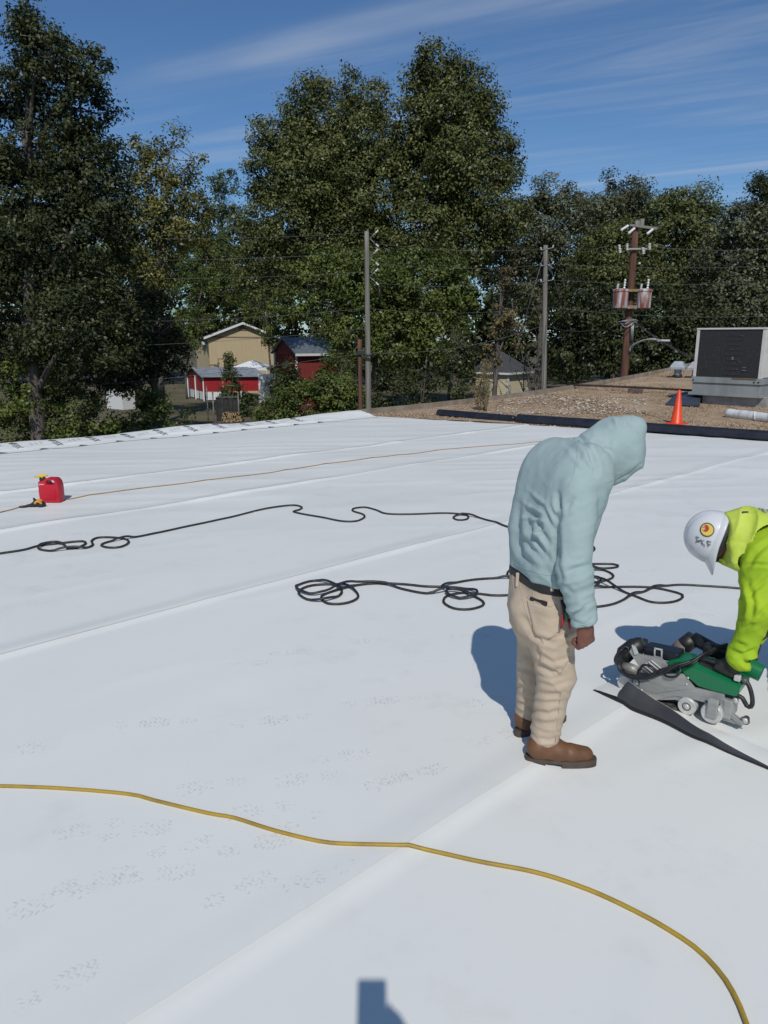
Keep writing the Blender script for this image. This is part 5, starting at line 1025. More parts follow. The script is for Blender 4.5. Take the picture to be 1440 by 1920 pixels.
        v = v + N * (.003 * (ridged(np.stack([loc * 40, v[:, 2] * 12, (v @ w_) * 6], -1), 2) - .3) * np.exp(-((loc - .17) / .04) ** 2))[:, None]; o = mesh('boot', v, q, boot_m, t)
        ol = []; 
        for u in np.linspace(0, 2 * math.pi, 40, endpoint=False):
            a = .152 - .158 * math.cos(u); wd = .049 if a > .15 else .043; ol.append((a, wd * math.copysign(abs(math.sin(u)) ** .65, math.sin(u))))
        s = G(); s.prism([P(a, b, .017) for a, b in ol], (0, 0, .016)); s.build('sole', sole_m, o)
        hl = [(a, b) for a, b in ol if a < .085]; hl = sorted(hl, key=lambda z: math.atan2(z[1], z[0] - .045)); G().prism([P(a, b * .97, .001) for a, b in hl], (0, 0, .0165)).build('heel', sole_m, o)
        G().prism([P(a, b * .96, .001) for a, b in ol if a > .15], (0, 0, .0165)).build('tread', sole_m, o)
    boot(gp(986, 1428), gp(1106, 1432), ankR + V(0, 0, -.02)); boot(gp(968, 1381), gp(1050, 1352), ankL + V(0, 0, -.02))
standing_man()

hv_y = mat('hi_vis_shirt', (.36, .52, .022), .75, (.30, .46, .02), 6, bump=.45, bscale=20, spec=.25); hv_l = mat('hi_vis_hood_fabric', (.56, .66, .09), .7, (.48, .60, .06), 9, bump=.5, bscale=26); refl = mat('grey_reflective_tape', (.45, .47, .46), .4); glove_m = mat('black_work_glove', (.018, .017, .016), .6, (.035, .032, .03), 30, bump=.2, bscale=90); jean = cloth('dark_work_trousers', (.05, .055, .07), (.04, .045, .06))
hat_m = mat('white_hard_hat', (.66, .67, .68), .28, (.60, .61, .62), 4, coat=.3); dark_band = mat('hat_suspension', (.012, .012, .013), .6)
def bending_man():
    Y0 = 3.52; P = lambda px, py, Y: at(px, py, Y); ft = V(2.30, 3.16, 0); t = thing('person', 'person in bright yellow shirt and white hard hat bending over the machine', 'person', ft)
    shC = P(1432, 1012, Y0); hip = V(2.38, 3.20, .95); sd = unit(V(-.5, -.85, 0))
    # ---- shirt
    shl, el, wr = P(1428, 1052, 3.33), P(1424, 1142, 3.26), onplane(1386, 1236, M0 + MW * .05, MW); shr, er, wrr = P(1450, 1000, 3.74), P(1455, 1100, 3.80), P(1415, 1195, 3.72)
    lo, hi = bounds_of([shC, hip, wr, wrr, el, er], .24); f = Field(lo, hi, .007); f.loft([(shC, .105, .120), (shC * .66 + hip * .34, .10, .135), (shC * .33 + hip * .67, .085, .135), (hip, .08, .13)], sd, 7, .03)
    f.cap(P(1420, 1015, Y0), shl, .11, .10, .05).cap(shl, el, .092, .086, .04).cap(el, wr, .082, .050, .03).cap(shr, er, .09, .075, .04).cap(er, wrr, .072, .05, .03)
    g0 = np.stack(np.meshgrid(*f.ax, indexing='ij'), -1)
    for w_, e_ in ((wr, el), (wrr, er)): d_ = unit(w_ - e_); f.D = np.maximum(f.D, np.where(np.linalg.norm(g0 - w_, axis=-1) < .13, ((g0 - (w_ + d_ * .03)) @ d_), -1).astype(np.float32))
    v, q = f.net(3); N = vnormals(v, q); px, py = to_px(v); arm = sst(1075, 1120, py) * (v[:, 1] < 3.5)
    d = arm * (.019 * (ridged(np.stack([v[:, 0] * 5, v[:, 1] * 5, (v @ unit(V(.3, .1, .95))) * 17], -1), 2) - .4) * (.35 + 1.3 * sst(1190, 1235, py)) + .018 * (ridged(np.stack([(v @ unit(V(.8, 0, .6))) * 9, v[:, 1] * 5, (v @ unit(V(-.6, 0, .8))) * 3], -1), 2) - .4)) + (1 - arm) * .014 * (ridged(np.stack([(v @ unit(V(.6, .2, -.75))) * 3, v[:, 1] * 4, (v @ unit(V(.75, 0, .6))) * 12], -1), 2.2) - .4)
    d += creases(v, N, px, py, [([(1384, 1232), (1400, 1240), (1418, 1234)], .013, 4), ([(1374, 1220), (1394, 1228), (1416, 1220)], .013, 4), ([(1378, 1206), (1400, 1214)], .010, 4), ([(1386, 1100), (1392, 1130), (1386, 1160)], .010, 5), ([(1402, 1090), (1412, 1130), (1408, 1170)], .008, 5), ([(1392, 1180), (1420, 1170)], .008, 4), ([(1440, 1085), (1415, 1105), (1400, 1120)], .010, 4.5), ([(1438, 1140), (1418, 1160)], .010, 4.5), ([(1396, 1060), (1420, 1058), (1445, 1060)], .006, 3), ([(1440, 1020), (1415, 1040), (1400, 1065)], .010, 5)])
    v = v + N * d[:, None]; mesh('shirt', v, q, hv_y, t)
    # ---- trousers and boots outside the picture
    f = Field(*bounds_of([hip, hip + V(.1, 0, 0), V(2.15, 2.95, .05), V(2.45, 3.4, .05)], .25), .01); kn1, kn2 = V(2.16, 3.10, .50), V(2.32, 3.42, .50); an1, an2 = V(2.24, 2.98, .11), V(2.42, 3.34, .11)
    f.loft([(hip + V(-.01, 0, -.02), .07, .108), (hip + V(.03, -.01, -.05), .075, .115)], sd, 3, .03); f.cap(hip + V(-.03, -.08, -.07), kn1, .1, .085, .05).cap(kn1, an1, .085, .072).cap(hip + V(.05, .07, -.07), kn2, .1, .085, .05).cap(kn2, an2, .085, .072); v, q = f.net(2); N = vnormals(v, q); v = v + N * (.008 * (ridged(np.stack([v[:, 0] * 5, v[:, 1] * 5, v[:, 2] * 20], -1), 2) - .4))[:, None]; mesh('trousers', v, q, jean, t)
    for an in (an1, an2):
        f = Field(an + V(-.25, -.12, -.13), an + V(.14, .2, .1), .007); b_ = V(an[0], an[1], 0); f.cap(b_ + V(.03, -.02, .06), b_ + V(-.14, .09, .045), .05, .038, .02).cap(b_ + V(.01, 0, .06), an + V(0, 0, .03), .05, .05, .03); f.D = np.maximum(f.D, (.004 - np.stack(np.meshgrid(*f.ax, indexing='ij'), -1)[..., 2]).astype(np.float32)); v, q = f.net(1); mesh('boot', v, q, boot_m, t)
    # ---- hard hat
    HC = P(1344, 1009, Y0); up = unit(V(-.86, .40, .25)); fw = unit(V(-.25, 0, -.97)); fw = unit(fw - up * (fw @ up)); lat = np.cross(up, fw); lat = lat if lat[1] < 0 else -lat; ax = [fw, lat, up]; W = lambda a, b, c: HC + fw * a + lat * b + up * c
    ra, rb, rc = .134, .108, .150; nu, nv = 48, 20; vs = []
    for i in range(nv + 1):
        ph = math.pi / 2 * i / nv
        for j in range(nu):
            th = 2 * math.pi * j / nu; a, b, c = math.cos(th) * math.cos(ph), math.sin(th) * math.cos(ph), math.sin(ph); k = 1 + .030 * math.exp(-(b / .20) ** 2) * sst(.25, .6, c) - .018 * (math.exp(-((abs(b) - .30) / .06) ** 2)) * sst(.35, .7, c); vs.append(W(ra * a * k, rb * b * k, rc * c ** .92 * k))
    hat = mesh('hard_hat', vs, [(i * nu + j, i * nu + (j + 1) % nu, (i + 1) * nu + (j + 1) % nu, (i + 1) * nu + j) for i in range(nv) for j in range(nu)], hat_m, t)
    bv = []; 
    for j in range(nu):
        th = 2 * math.pi * j / nu; a, b = math.cos(th), math.sin(th); out = 1.055 + (.30 * max(0, a) ** 3.0); dz = -.012 - .028 * max(0, a) ** 2
        for rr, z in ((.995, .012), (1.03, .004), (out, dz), (out, dz - .006), (.98, -.006)): bv.append(W(ra * a * rr, rb * b * rr, z))
    G().add(bv, [(j * 5 + k, ((j + 1) % nu) * 5 + k, ((j + 1) % nu) * 5 + k + 1, j * 5 + k + 1) for j in range(nu) for k in range(4)]).build('brim', hat_m, hat, True)
    G().lathe([(.97, -.03), (.985, -.004), (.90, .02)], (0, 0, 0), n=40); bd = G()
    bd.add([W(ra * math.cos(2 * math.pi * j / 40) * s_, rb * math.sin(2 * math.pi * j / 40) * s_, z) for s_, z in ((1.0, -.004), (1.02, -.022), (.98, -.034)) for j in range(40)], [(i * 40 + j, i * 40 + (j + 1) % 40, i * 40 + 40 + (j + 1) % 40, i * 40 + 40 + j) for i in range(2) for j in range(40)]).build('hat_band', dark_band, hat, True)
    def onhat(a, c, e=.0015):                                    # point on the camera side of the shell
        b = math.sqrt(max(.0, 1 - (a / ra) ** 2 - (max(c, 0) / rc) ** 2)); k = 1 + .030 * math.exp(-(b / .20) ** 2); q = W(a, rb * b, c); n = unit(fw * a / ra ** 2 + lat * b / rb + up * c / rc ** 2); return q + n * (e + .0045)
    def h_of(px, py): q = onplane(px, py, HC + lat * .09, lat); return (q - HC) @ fw, (q - HC) @ up
    a0, c0 = h_of(1326.5, 993.5)
    def disc(r0, r1, e, m, nm, off=(0, 0)):
        n_ = 28; vs = []
        for r_ in (r0, r1):
            for j in range(n_): th = 2 * math.pi * j / n_; vs.append(onhat(a0 + off[0] + r_ * math.cos(th), c0 + off[1] + r_ * math.sin(th), e))
        fs = [(j, (j + 1) % n_, n_ + (j + 1) % n_, n_ + j) for j in range(n_)]
        if r0 < .001: fs = [tuple(range(n_, 2 * n_))]
        G().add(vs, fs).build(nm, m, hat, True)
    disc(.0, .0285, .001, mat('sticker_yellow', (.75, .52, .09), .4), 'round_sticker'); disc(.0270, .0315, .0014, mat('sticker_dark_ring', (.06, .055, .02), .5), 'sticker_ring'); disc(.0, .0150, .0022, mat('sticker_red', (.38, .05, .025), .5, (.75, .55, .3), 40, lo=.5, hi=.62), 'sticker_patch', (-.004, .009))
    def stroke(pts): G().tube([onhat(*h_of(x, y), .0008) for x, y in pts], .0016, 5).build('marker_stroke', mat('marker_ink', (.08, .08, .085), .6), hat, True)
    for s_ in ([(1312, 1008), (1306, 1006), (1308, 1012), (1313, 1015), (1305, 1016)], [(1315, 1011), (1318, 1020)], [(1321, 1012), (1316, 1016), (1323, 1023)], [(1326, 1013), (1329, 1024)], [(1326, 1013), (1334, 1015)], [(1327, 1018), (1333, 1020)], [(1311, 1013), (1317, 1013)]): stroke(s_)
    # ---- hood bunched round the neck
    f = Field(*bounds_of([P(1350, 1010, Y0), P(1440, 1005, Y0)], .2), .006); f.cap(P(1360, 1008, Y0), P(1398, 1008, Y0 - .05), .130, .136, .02).cap(P(1398, 1006, Y0 - .05), P(1432, 1006, Y0 - .12), .136, .115, .03).cap(P(1362, 1042, 3.43), P(1388, 1045, 3.38), .05, .07, .03)
    pl = unit(P(1360, 958, Y0) - P(1343, 1052, Y0)); nn = unit(V(-pl[2], 0, pl[0])); nn = nn if nn[0] < 0 else -nn; f.cut(P(1347, 1005, Y0), nn)
    f.cap(P(1340, 1008, Y0), P(1364, 1008, Y0), .116, .09, 0, 'sub'); v, q = f.net(2); N = vnormals(v, q); v = v + N * (.008 * (ridged(np.stack([(v @ unit(V(.9, -.2, -.3))) * 15, v[:, 1] * 5, v[:, 2] * 3], -1), 2) - .4) * 1.9 + .010 * (ridged(np.stack([v[:, 0] * 6, v[:, 1] * 9, v[:, 2] * 12], -1), 2) - .4))[:, None]; hd = mesh('hood', v, q, hv_l, t)
    # grey piping along the neck seam
    a_ = np.linspace(0, 2 * math.pi, 40); c_ = P(1412, 1008, Y0 - .07); e1 = unit(pl); e2 = V(0, 1, 0); G().tube([c_ + .142 * math.cos(x) * e1 + .140 * math.sin(x) * e2 + nn * -.02 * math.cos(x) for x in a_], .006, 6).build('reflective_piping', refl, hd, True)
    G().box(P(1397, 962, 3.42), (.03, .004, .018), bev=.001).build('printed_mark', ink, hd)
    # ---- body: head, neck, trunk, arms
    f = Field(*bounds_of([HC - V(.15, 0, 0), hip, wr, wrr, an1, an2], .14), .008); f.ell(HC - up * .03, (.1, .078, .115), ax, .02); f.cap(HC - up * .05, shC, .055, .06).cap(shC, hip, .10, .10).cap(shl, el, .05, .042).cap(el, wr, .042, .03).cap(shr, er, .05, .042).cap(er, wrr, .042, .03).cap(hip, kn1, .07, .05).cap(hip, kn2, .07, .05).cap(kn1, an1, .05, .04).cap(kn2, an2, .05, .04)
    v, q = f.net(1); mesh('body', v, q, skin_b, t)
    # ---- gloves closed on the handle
    def glove(w_, e_, grip, side, nm):
        f = Field(*bounds_of([w_, grip], .13), .005); d_ = unit(grip - w_); k = w_ + d_ * .085; f.cap(w_ - d_ * .015, w_ + d_ * .03, .042, .036, .02)
        bkh = unit(np.cross(side, d_)); bkh = bkh if bkh[2] > 0 else -bkh
        for j in range(4):
            o = side * (.034 - .023 * j); f.cap(w_ + d_ * .02 + o * .7, k + o, .022, .017, .012); a1 = k + o + d_ * (.034, .038, .035, .028)[j] - bkh * .016; a2 = a1 - bkh * .034 - d_ * .004; a3 = a2 - d_ * .026 - bkh * .004; f.cap(k + o, a1, .0145, .0135, .005).cap(a1, a2, .0135, .0125, .004).cap(a2, a3, .0125, .011, .004)
        th = w_ + d_ * .03 + side * .034; f.cap(th, th + d_ * .036 + side * .014 - bkh * .02, .0175, .015, .01).cap(th + d_ * .036 + side * .014 - bkh * .02, th + d_ * .06 + side * .002 - bkh * .052, .0145, .012, .004); v, q = f.net(2); mesh(nm, v, q, glove_m, t)
    gl = onplane(1360, 1268, M0 + MW * .045, MW) + V(0, 0, .035); glove(wr + unit(wr - el) * .012, el, gl, unit(V(-.77, .64, .25)), 'glove'); glove(wrr + unit(wrr - er) * .012, er, wrr + unit(wrr - er) * .11, unit(V(-.77, .64, 0)), 'glove')
bending_man()
# ------------------------------------------------------------------ hot air welding machine
def M(px, py, w=0.0): return onplane(px, py, M0 + MW * w, MW)
alu = mat('brushed_aluminium', (.42, .42, .40), .42, (.33, .33, .315), 9, stretch=(1, 1, 5), metal=.35, bump=.05, bscale=80); alu_l = mat('bright_wheel_metal', (.62, .62, .59), .4, (.5, .5, .48), 30, metal=.25); grn = mat('green_machine_paint', (.006, .165, .062), .35, (.005, .145, .055), 5, coat=.2); blk = mat('black_plastic', (.012, .012, .013), .45, (.022, .022, .024), 30); tyre = mat('belt_rubber', (.03, .03, .028), .8, (.12, .12, .11), 60, lo=.45, hi=.65)
def welder():
    base = (M(1185, 1300) + M(1395, 1355)) / 2 * V(1, 1, 0); t = thing('welding_machine', 'green and silver hot air roof welding machine gripped by the bending person', 'welding machine', base)
    wv = lambda d: MW * d
    def plate(poly, w, th, m, nm, par=None, bev=True): return G().prism([M(x, y, w) for x, y in poly], wv(th)).build(nm, m, par or t)
    side = plate([(1197, 1268), (1243, 1265), (1281, 1264), (1302, 1290), (1358, 1302), (1358, 1337), (1318, 1316), (1266, 1304), (1217, 1316), (1199, 1304)], 0, .012, alu, 'side_plate')
    plate([(1199, 1303), (1300, 1291), (1302, 1290), (1281, 1264), (1200, 1268)], -.004, .004, alu, 'cover_plate')
    plate([(1199, 1268), (1281, 1264), (1302, 1290), (1356, 1303), (1356, 1330), (1318, 1312), (1266, 1302), (1217, 1312), (1202, 1302)], .03, .20, mat('inner_chassis', (.13, .13, .125), .5, metal=.4), 'chassis')
    plate([(1197, 1268), (1281, 1264), (1302, 1290), (1358, 1302), (1358, 1337), (1266, 1304), (1217, 1316), (1199, 1304)], .245, .012, alu, 'far_side_plate')
    for x, y in ((1203, 1294), (1287, 1283), (1290, 1271), (1219, 1274)):
        p = M(x, y, -.004); G().lathe([(0, 0), (.006, 0), (.006, .003), (0, .004)], p, [MU, V(0, 0, 1), -MW], 10).build('screw', alu_l, side, True)
    # green cover, a bevelled loft between the near and far outline
    def shell(near, w0, wd, lift, nm):
        L0 = [M(x, y, w0) for x, y in near]; nl = len(near); top = [1 if M(x, y, w0)[2] > np.mean([p[2] for p in L0]) else 0 for x, y in near]
        rings = [L0, [p + wv(.02) + V(0, 0, lift * k) for p, k in zip(L0, top)], [p + wv(wd - .02) + V(0, 0, lift * k) for p, k in zip(L0, top)], [p + wv(wd) for p in L0]]; g = G()
        g.add([p for r_ in rings for p in r_], [(i * nl + j, i * nl + (j + 1) % nl, (i + 1) * nl + (j + 1) % nl, (i + 1) * nl + j) for i in range(3) for j in range(nl)] + [tuple(range(nl - 1, -1, -1)), tuple(range(3 * nl, 4 * nl))]); o = g.build(nm, grn, t)
        bm = bmesh.new(); bm.from_mesh(o.data); bmesh.ops.bevel(bm, geom=list(bm.edges), offset=.004, segments=2, affect='EDGES', clamp_overlap=True); bm.to_mesh(o.data); bm.free(); return autosmooth(o, 30)
    cov = shell([(1279, 1261), (1301, 1251), (1345, 1272), (1387, 1291), (1385, 1302), (1379, 1307), (1336, 1296), (1308, 1287), (1289, 1270)], .003, .19, .008, 'green_cover')
    shell([(1250, 1243), (1268, 1240), (1292, 1246), (1296, 1262), (1282, 1268), (1262, 1262)], .05, .15, .008, 'green_front_cover')
    # dark handle well and grip bar
    a, b = M(1303, 1252, 0) + wv(.075), M(1358, 1278, 0) + wv(.075); d = unit(b - a); up = unit(np.cross(MW, d)); up = up if up[2] > 0 else -up
    G().box((a + b) / 2 + up * .0, (np.linalg.norm(b - a), .065, .034), [d, MW, up], .008).build('handle_well', blk, cov); G().tube([a + up * .008, a + d * .02 + up * .032, (a + b) / 2 + up * .036, b - d * .02 + up * .03, b + up * .006], .013, 10).build('grip_bar', blk, cov, True)
    gt = G().tube([M(1392, 1246, .20), M(1428, 1262, .20)], .044, 24); autosmooth(gt.build('green_motor_housing', grn, t, True), 40)
    # wheels
    def wheel(px, py, rpx, w, wd, nm, m=alu_l, hub=True):
        c = M(px, py, w); r = rpx / pxm(c); ax = [MU, V(0, 0, 1), -MW]; o = G().lathe([(0, 0), (r * .9, 0), (r, -.006), (r, -wd + .006), (r * .9, -wd), (0, -wd)], c, ax, 36).build(nm, m, t, True); autosmooth(o, 35)
        if hub: G().lathe([(0, .006), (.008, .006), (.012, .003), (.013, 0)], c, ax, 16).build('hub_bolt', alu_l, o, True); G().lathe([(.016, .001), (.019, .0015), (.022, .001)], c, ax, 24).build('hub_ring', mat('hub_ring_grey', (.10, .10, .095), .6), o, True)  # bolt, then a thin dark grey ring around it
        return o
    wheel(1287, 1325, 17, -.012, .05, 'drive_roller'); 
    w = wheel(1333, 1339, 19.5, -.03, .085, 'pressure_wheel', hub=False); p0 = M(1335, 1338, -.035); G().box(p0 + V(0, 0, .03), (.05, .02, .10), [MU, MW, V(0, 0, 1)], .006).build('wheel_fork', alu, t)
    wheel(1172, 1282, 16, .02, .16, 'guide_roller', hub=False); wheel(1192, 1279, 6.5, .0, .02, 'tension_roller'); plate([(1180, 1272), (1192, 1270), (1202, 1280), (1197, 1294), (1184, 1302), (1178, 1290)], .004, .01, alu, 'tension_arm')
    bl = G(); 
    for k in range(16): u = k / 15; bl.box(M(1216 + 54 * u, 1317 + 9 * u, .02 + .005 * (k % 2)), (.018, .07, .022), [MU, MW, V(0, 0, 1)], .004)
    o = bl.build('belt_lugs', tyre, t); o['kind'] = 'stuff'
    plate([(1218, 1313), (1268, 1303), (1300, 1312), (1290, 1318), (1266, 1312)], .006, .01, alu, 'belt_guard')
    plate([(1322, 1314), (1350, 1321), (1346, 1327), (1328, 1322)], -.008, .03, blk, 'scraper_blade')
    # rear castor and fittings
    G().box(M(1368, 1322, .06), (.05, .12, .10), [MU, MW, V(0, 0, 1)], .006).build('rear_bracket', alu, t); a, b = M(1366, 1336, .02), M(1393, 1357, .0); d = unit(b - a); G().box((a + b) / 2, (np.linalg.norm(b - a), .03, .022), [d, MW, np.cross(d, MW)], .004).build('castor_arm', alu, t); a2 = M(1352, 1345, .03); G().box((a2 + b) / 2, (np.linalg.norm(b - a2), .02, .02), [unit(b - a2), MW, np.cross(unit(b - a2), MW)], .004).build('castor_arm', alu, t)
    wheel(1397, 1351, 6, .0, .03, 'castor_wheel', blk)
    G().lathe([(0, 0), (.012, 0), (.014, .01), (.012, .03), (0, .034)], M(1379, 1318, .04), [MU, MW, V(0, 0, 1)], 12).build('valve_knob', alu_l, t, True)
    # upper bracket with louvres, blower head, control box
    br_ = plate([(1186, 1210), (1194, 1226), (1240, 1235), (1251, 1248), (1246, 1264), (1218, 1268), (1206, 1262), (1180, 1222)], .03, .012, alu, 'blower_bracket')
    for k in range(4): a, b = M(1206 + 5 * k, 1246 - 2.6 * k, .024), M(1224 + 5 * k, 1261 - 2.6 * k, .024); d = unit(b - a); G().box((a + b) / 2, (np.linalg.norm(b - a), .008, .007), [d, MW, np.cross(d, MW)], .002).build('louvre', alu_l, br_)
    plate([(1184, 1210), (1190, 1212), (1196, 1226), (1190, 1228)], .02, .012, alu_l, 'bright_latch')
    G().tube([M(1161, 1247, .07), M(1172, 1226, .09), M(1190, 1212, .10), M(1206, 1206, .11)], [.030, .048, .046, .035], 18).build('blower_head', blk, t, True); G().tube([M(1168, 1249, .02), M(1182, 1253, .02), M(1196, 1258, .02)], [.022, .027, .024], 16).build('motor_can', mat('warm_grey_metal', (.36, .33, .29), .45, (.2, .18, .16), 40, stretch=(1, 1, 8), metal=.4), t, True)
    a, b = M(1188, 1209, .16), M(1208, 1213, .16); G().box((a + b) / 2, (.075, .09, .07), [unit(b - a), MW, V(0, 0, 1)], .012).build('rear_cowl', blk, t)
    a, b = M(1212, 1216, .12), M(1278, 1230, .12); d = unit(b - a); u3 = unit(np.cross(MW, d)); u3 = u3 if u3[2] > 0 else -u3; cb = G().box((a + b) / 2, (np.linalg.norm(b - a), .10, .055), [d, MW, u3], .012).build('control_box', mat('blue_black_plastic', (.012, .015, .022), .4), t)
    m_ = (a + b) / 2 - wv(.052) - d * .01; fr = G()
    for s_ in (-1, 1): fr.box(m_ + d * .018 * s_ + u3 * .01, (.007, .006, .05), [d, MW, u3]); fr.box(m_ + u3 * (.01 + .0225 * s_), (.043, .006, .007), [d, MW, u3])
    fr.build('metal_clip', alu_l, cb)
    # hot air pipe with elbow and guide handle
    G().tube(spline([M(1269, 1222, .30), M(1283, 1208, .31)], .03), .042, 20).build('nozzle_end', mat('scorched_metal', (.09, .075, .065), .6, (.16, .13, .11), 20), t, True)
    pts = [M(1275, 1216, .31), M(1301, 1197, .32), M(1330, 1213, .30), M(1365, 1235, .27)]; G().tube([pts[0], pts[1]], .044, 20).build('pipe_elbow', blk, t, True); G().tube(pts[1:], .036, 20).build('hot_air_pipe', blk, t, True)
    G().box(M(1350, 1222, .24), (.16, .07, .07), [MU, MW, V(0, 0, 1)], .02).build('pipe_clamp', blk, t)
    hb = [M(1360, 1262, .12), M(1366, 1240, .14), M(1392, 1216, .2), M(1425, 1198, .25), M(1455, 1175, .28)]; G().tube(spline(hb, .03), .014, 10).build('guide_handle', blk, t, True)
    # cable bundle
    cb_ = [(1160, 1243, .0), (1163, 1256, -.01), (1178, 1267, -.02), (1200, 1270, -.02), (1222, 1267, -.01), (1244, 1258, .0), (1270, 1248, .02), (1296, 1242, .05), (1318, 1230, .10), (1340, 1218, .18), (1362, 1210, .22)]
    for k in range(4): q = spline([M(x + 2.5 * math.sin(i * 1.7 + k * 1.6), y + 2.5 * math.cos(i * 1.3 + k * 1.6), w + .008 * math.sin(i + k)) for i, (x, y, w) in enumerate(cb_)], .015); G().tube(q, .0075, 8).build('cable_strand', blk, t, True)
    for lp in ([(1168, 1216, .02), (1156, 1228, .0), (1153, 1240, .0), (1162, 1248, .0)], [(1200, 1256, .0), (1206, 1247, -.01), (1222, 1250, -.02), (1228, 1262, -.02), (1214, 1270, -.02), (1202, 1266, -.01)], [(1240, 1258, .0), (1250, 1268, -.02), (1268, 1268, -.02), (1276, 1256, .0), (1272, 1248, .02)], [(1160, 1226, .03), (1172, 1212, .05), (1180, 1220, .05), (1170, 1232, .03)]): G().tube(spline([M(*p) for p in lp], .012), .0065, 8).build('cable_loop', blk, t, True)
    G().tube(spline([M(1388, 1268, .06), M(1400, 1278, .05), M(1408, 1296, .04), M(1411, 1315, .03), M(1408, 1325, .03), M(1400, 1323, .03), M(1392, 1309, .03), M(1380, 1303, .03)], .02), .011, 10).build('rear_hose', blk, t, True); G().tube([M(1391, 1272, .055), M(1401, 1280, .048)], .016, 12).build('hose_connector', mat('connector_grey', (.08, .08, .08), .4), t, True)
    G().box(M(1383, 1271, .03), (.03, .03, .03), [MU, MW, V(0, 0, 1)], .006).build('rocker_switch', alu_l, t)
welder()

# ------------------------------------------------------------------ curled edge of the sheet being welded
def flap():
    base_px = [(1112, 1295), (1171, 1324), (1242, 1356), (1312, 1390), (1383, 1421), (1440, 1444), (1500, 1470)]; Q = spline([onroof(x, y) for x, y in base_px], .012); bx, by = to_px(Q); a = Q[0]
    t = thing('membrane_flap', 'curled sheet edge with black underside in front of the welding machine', 'membrane flap', (a[0], a[1], 0)); d = unit((Q[-1] - Q[0]) * V(1, 1, 0)); w = V(-d[1], d[0], 0); w = w if w[1] > 0 else -w
    lp = np.interp(bx, [1112, 1125, 1160, 1250, 1350, 1500], [.002, .012, .026, .022, .012, .004])
    hp = np.interp(bx, [1112, 1154, 1157, 1162, 1187, 1218, 1265, 1312, 1383, 1440, 1500], [0, 0, 16, 31, 29, 22, 17, 11, 5, 1, 0]) / 370.; sel = np.where(bx >= 1156)[0]; k = 8; g, gw = [], []
    for i in sel:
        h = hp[i] + .004; wob = .12 * math.sin(i * .11)
        for j in range(k):
            u = j / (k - 1); z = h * u; x = h * (.50 * (1 - math.cos(u * 1.7)) + wob * u * .3) + .002
            q = Q[i] + w * x; q[2] = float(hgt(Q[i][0], Q[i][1])) + .003 + lp[i] * .85 + z; g.append(q); gw.append(q + w * .003 - V(0, 0, .001))
    n = len(sel); fs = [(i * k + j, i * k + k + j, i * k + k + j + 1, i * k + j + 1) for i in range(n - 1) for j in range(k - 1)]
    mesh('black_underside', g, fs, mat('flap_black', (.035, .036, .039), .45, (.05, .051, .054), 6), t); mesh('white_face', gw, fs, membrane, t)
    vs = []
    for i in range(len(Q)):
        for x, z in ((.0, .001), (-.003, lp[i] * .6), (.006, lp[i]), (.07, lp[i] + .006), (.16, .004)): q = Q[i] + w * x; q[2] = float(hgt(q[0], q[1])) + .003 + z; vs.append(q)
    m = len(Q); mesh('lower_lip', vs, [(i * 5 + j, i * 5 + 5 + j, i * 5 + 6 + j, i * 5 + j + 1) for i in range(m - 1) for j in range(2)], mat('flap_lip_black', (.010, .011, .014), .6), t); mesh('lower_white_face', np.array(vs) + V(0, 0, .002), [(i * 5 + j, i * 5 + 5 + j, i * 5 + 6 + j, i * 5 + j + 1) for i in range(m - 1) for j in (2, 3)], membrane, t)
flap()

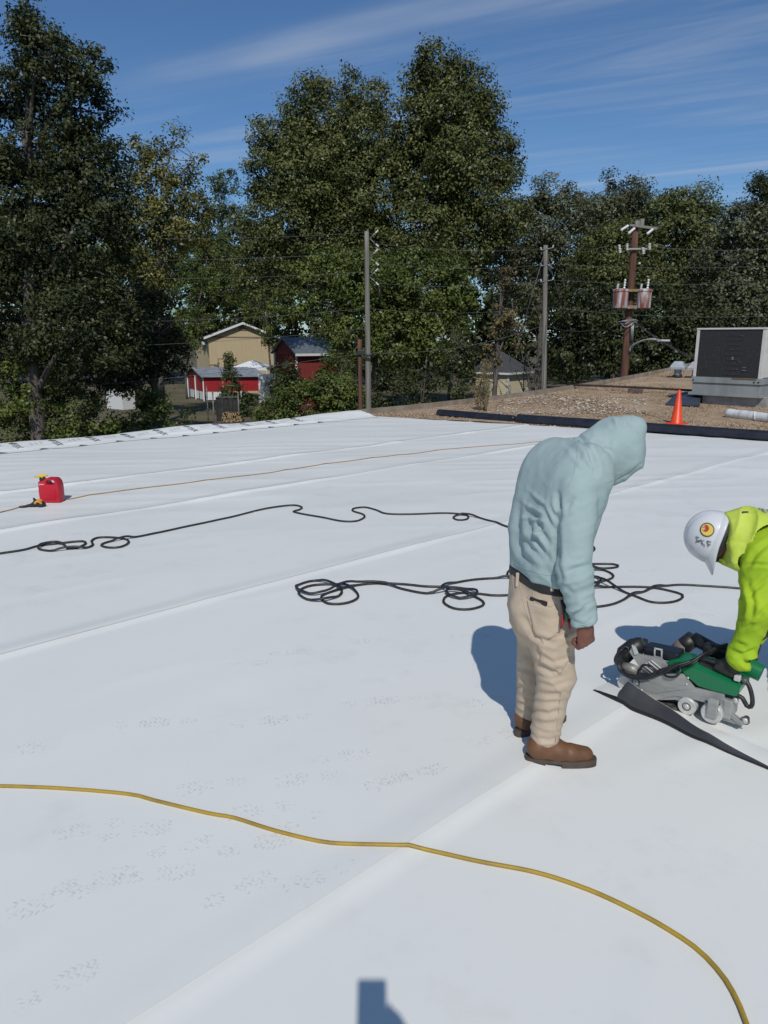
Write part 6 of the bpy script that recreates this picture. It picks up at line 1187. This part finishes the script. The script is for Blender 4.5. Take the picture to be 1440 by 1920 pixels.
# ------------------------------------------------------------------ the photographer, whose phone and arm cast the shadow at the bottom
def photographer():
    t = thing('person', 'person behind the camera whose phone and arm cast the bottom shadow', 'person', (.12, -.46, 0)); fwd = V(0, CP, -SP); up = V(0, SP, CP); rt = V(1, 0, 0); c = V(0, 0, H + .008) - fwd * .022
    ph = thing('phone', 'phone held up in portrait whose shadow lies at the bottom edge', 'phone', c - up * .06); G().box(c - up * .062 - rt * .004, (.084, .010, .165), [rt, fwd, up], .004).build('phone_body', blk, ph); G().box(c - up * .062 - rt * .004 - fwd * .0062, (.076, .002, .155), [rt, fwd, up]).build('screen', mat('phone_glass', (.02, .02, .025), .1), ph)
    S = V(.30, -.46, 1.40); E = V(.34, -.30, 1.30); W = V(.092, -.07, 1.70); S2 = V(-.10, -.46, 1.40); E2 = V(-.16, -.38, 1.10); W2 = V(-.14, -.25, .88)
    f = Field(V(-.45, -.8, -.02), V(.55, .12, 1.85), .011); f.loft([(V(.1, -.46, .92), .08, .10), (V(.1, -.46, 1.15), .10, .11), (V(.1, -.46, 1.36), .14, .09)], rt, 5); f.cap(V(.1, -.46, 1.42), V(.1, -.44, 1.56), .055).ell(V(.1, -.43, 1.63), (.078, .095, .115)); f.cap(S, E, .055, .045).cap(E, W, .044, .032).cap(S2, E2, .055, .045).cap(E2, W2, .044, .03)
    for x in (-.01, .21): f.cap(V(x, -.46, .92), V(x, -.44, .5), .088, .062).cap(V(x, -.44, .5), V(x, -.46, .09), .06, .045).cap(V(x, -.46, .05), V(x, -.30, .04), .045, .035)
    g_ = W; hc = V(.050, -.038, 1.755); f.cap(W, hc, .032, .034)
    for j in range(4): z = 1.785 - .024 * j; f.cap(hc + V(.0, .0, (z - 1.755) * .6), V(.047, -.032, z), .016, .0125, .01).cap(V(.047, -.032, z), V(.044, -.014, z + .003), .0115, .0105, .004)
    f.cap(hc, V(.03, -.060, 1.775), .017, .013, .01); v, q = f.net(1); mesh('body', v, q, skin_b, t)
    f = Field(V(-.45, -.8, .7), V(.55, .1, 1.7), .012); f.loft([(V(.1, -.46, .88), .09, .125), (V(.1, -.46, 1.15), .11, .13), (V(.1, -.46, 1.37), .15, .10)], rt, 5); f.cap(S, E, .075, .062).cap(E, W - unit(W - E) * .04, .06, .048).cap(S2, E2, .075, .062).cap(E2, W2, .06, .045); f.cut(V(0, 0, .88), V(0, 0, -1)); v, q = f.net(2); mesh('work_shirt', v, q, cloth('grey_work_shirt', (.2, .21, .22), (.17, .18, .19)), t)
    f = Field(V(-.3, -.75, .0), V(.5, -.2, 1.05), .012); f.loft([(V(.1, -.46, .95), .08, .12), (V(.1, -.46, .85), .09, .125)], rt, 3)
    for x in (-.01, .21): f.cap(V(x, -.46, .86), V(x, -.44, .5), .11, .085).cap(V(x, -.44, .5), V(x, -.46, .1), .08, .07)
    v, q = f.net(2); mesh('trousers', v, q, jean, t)
photographer()
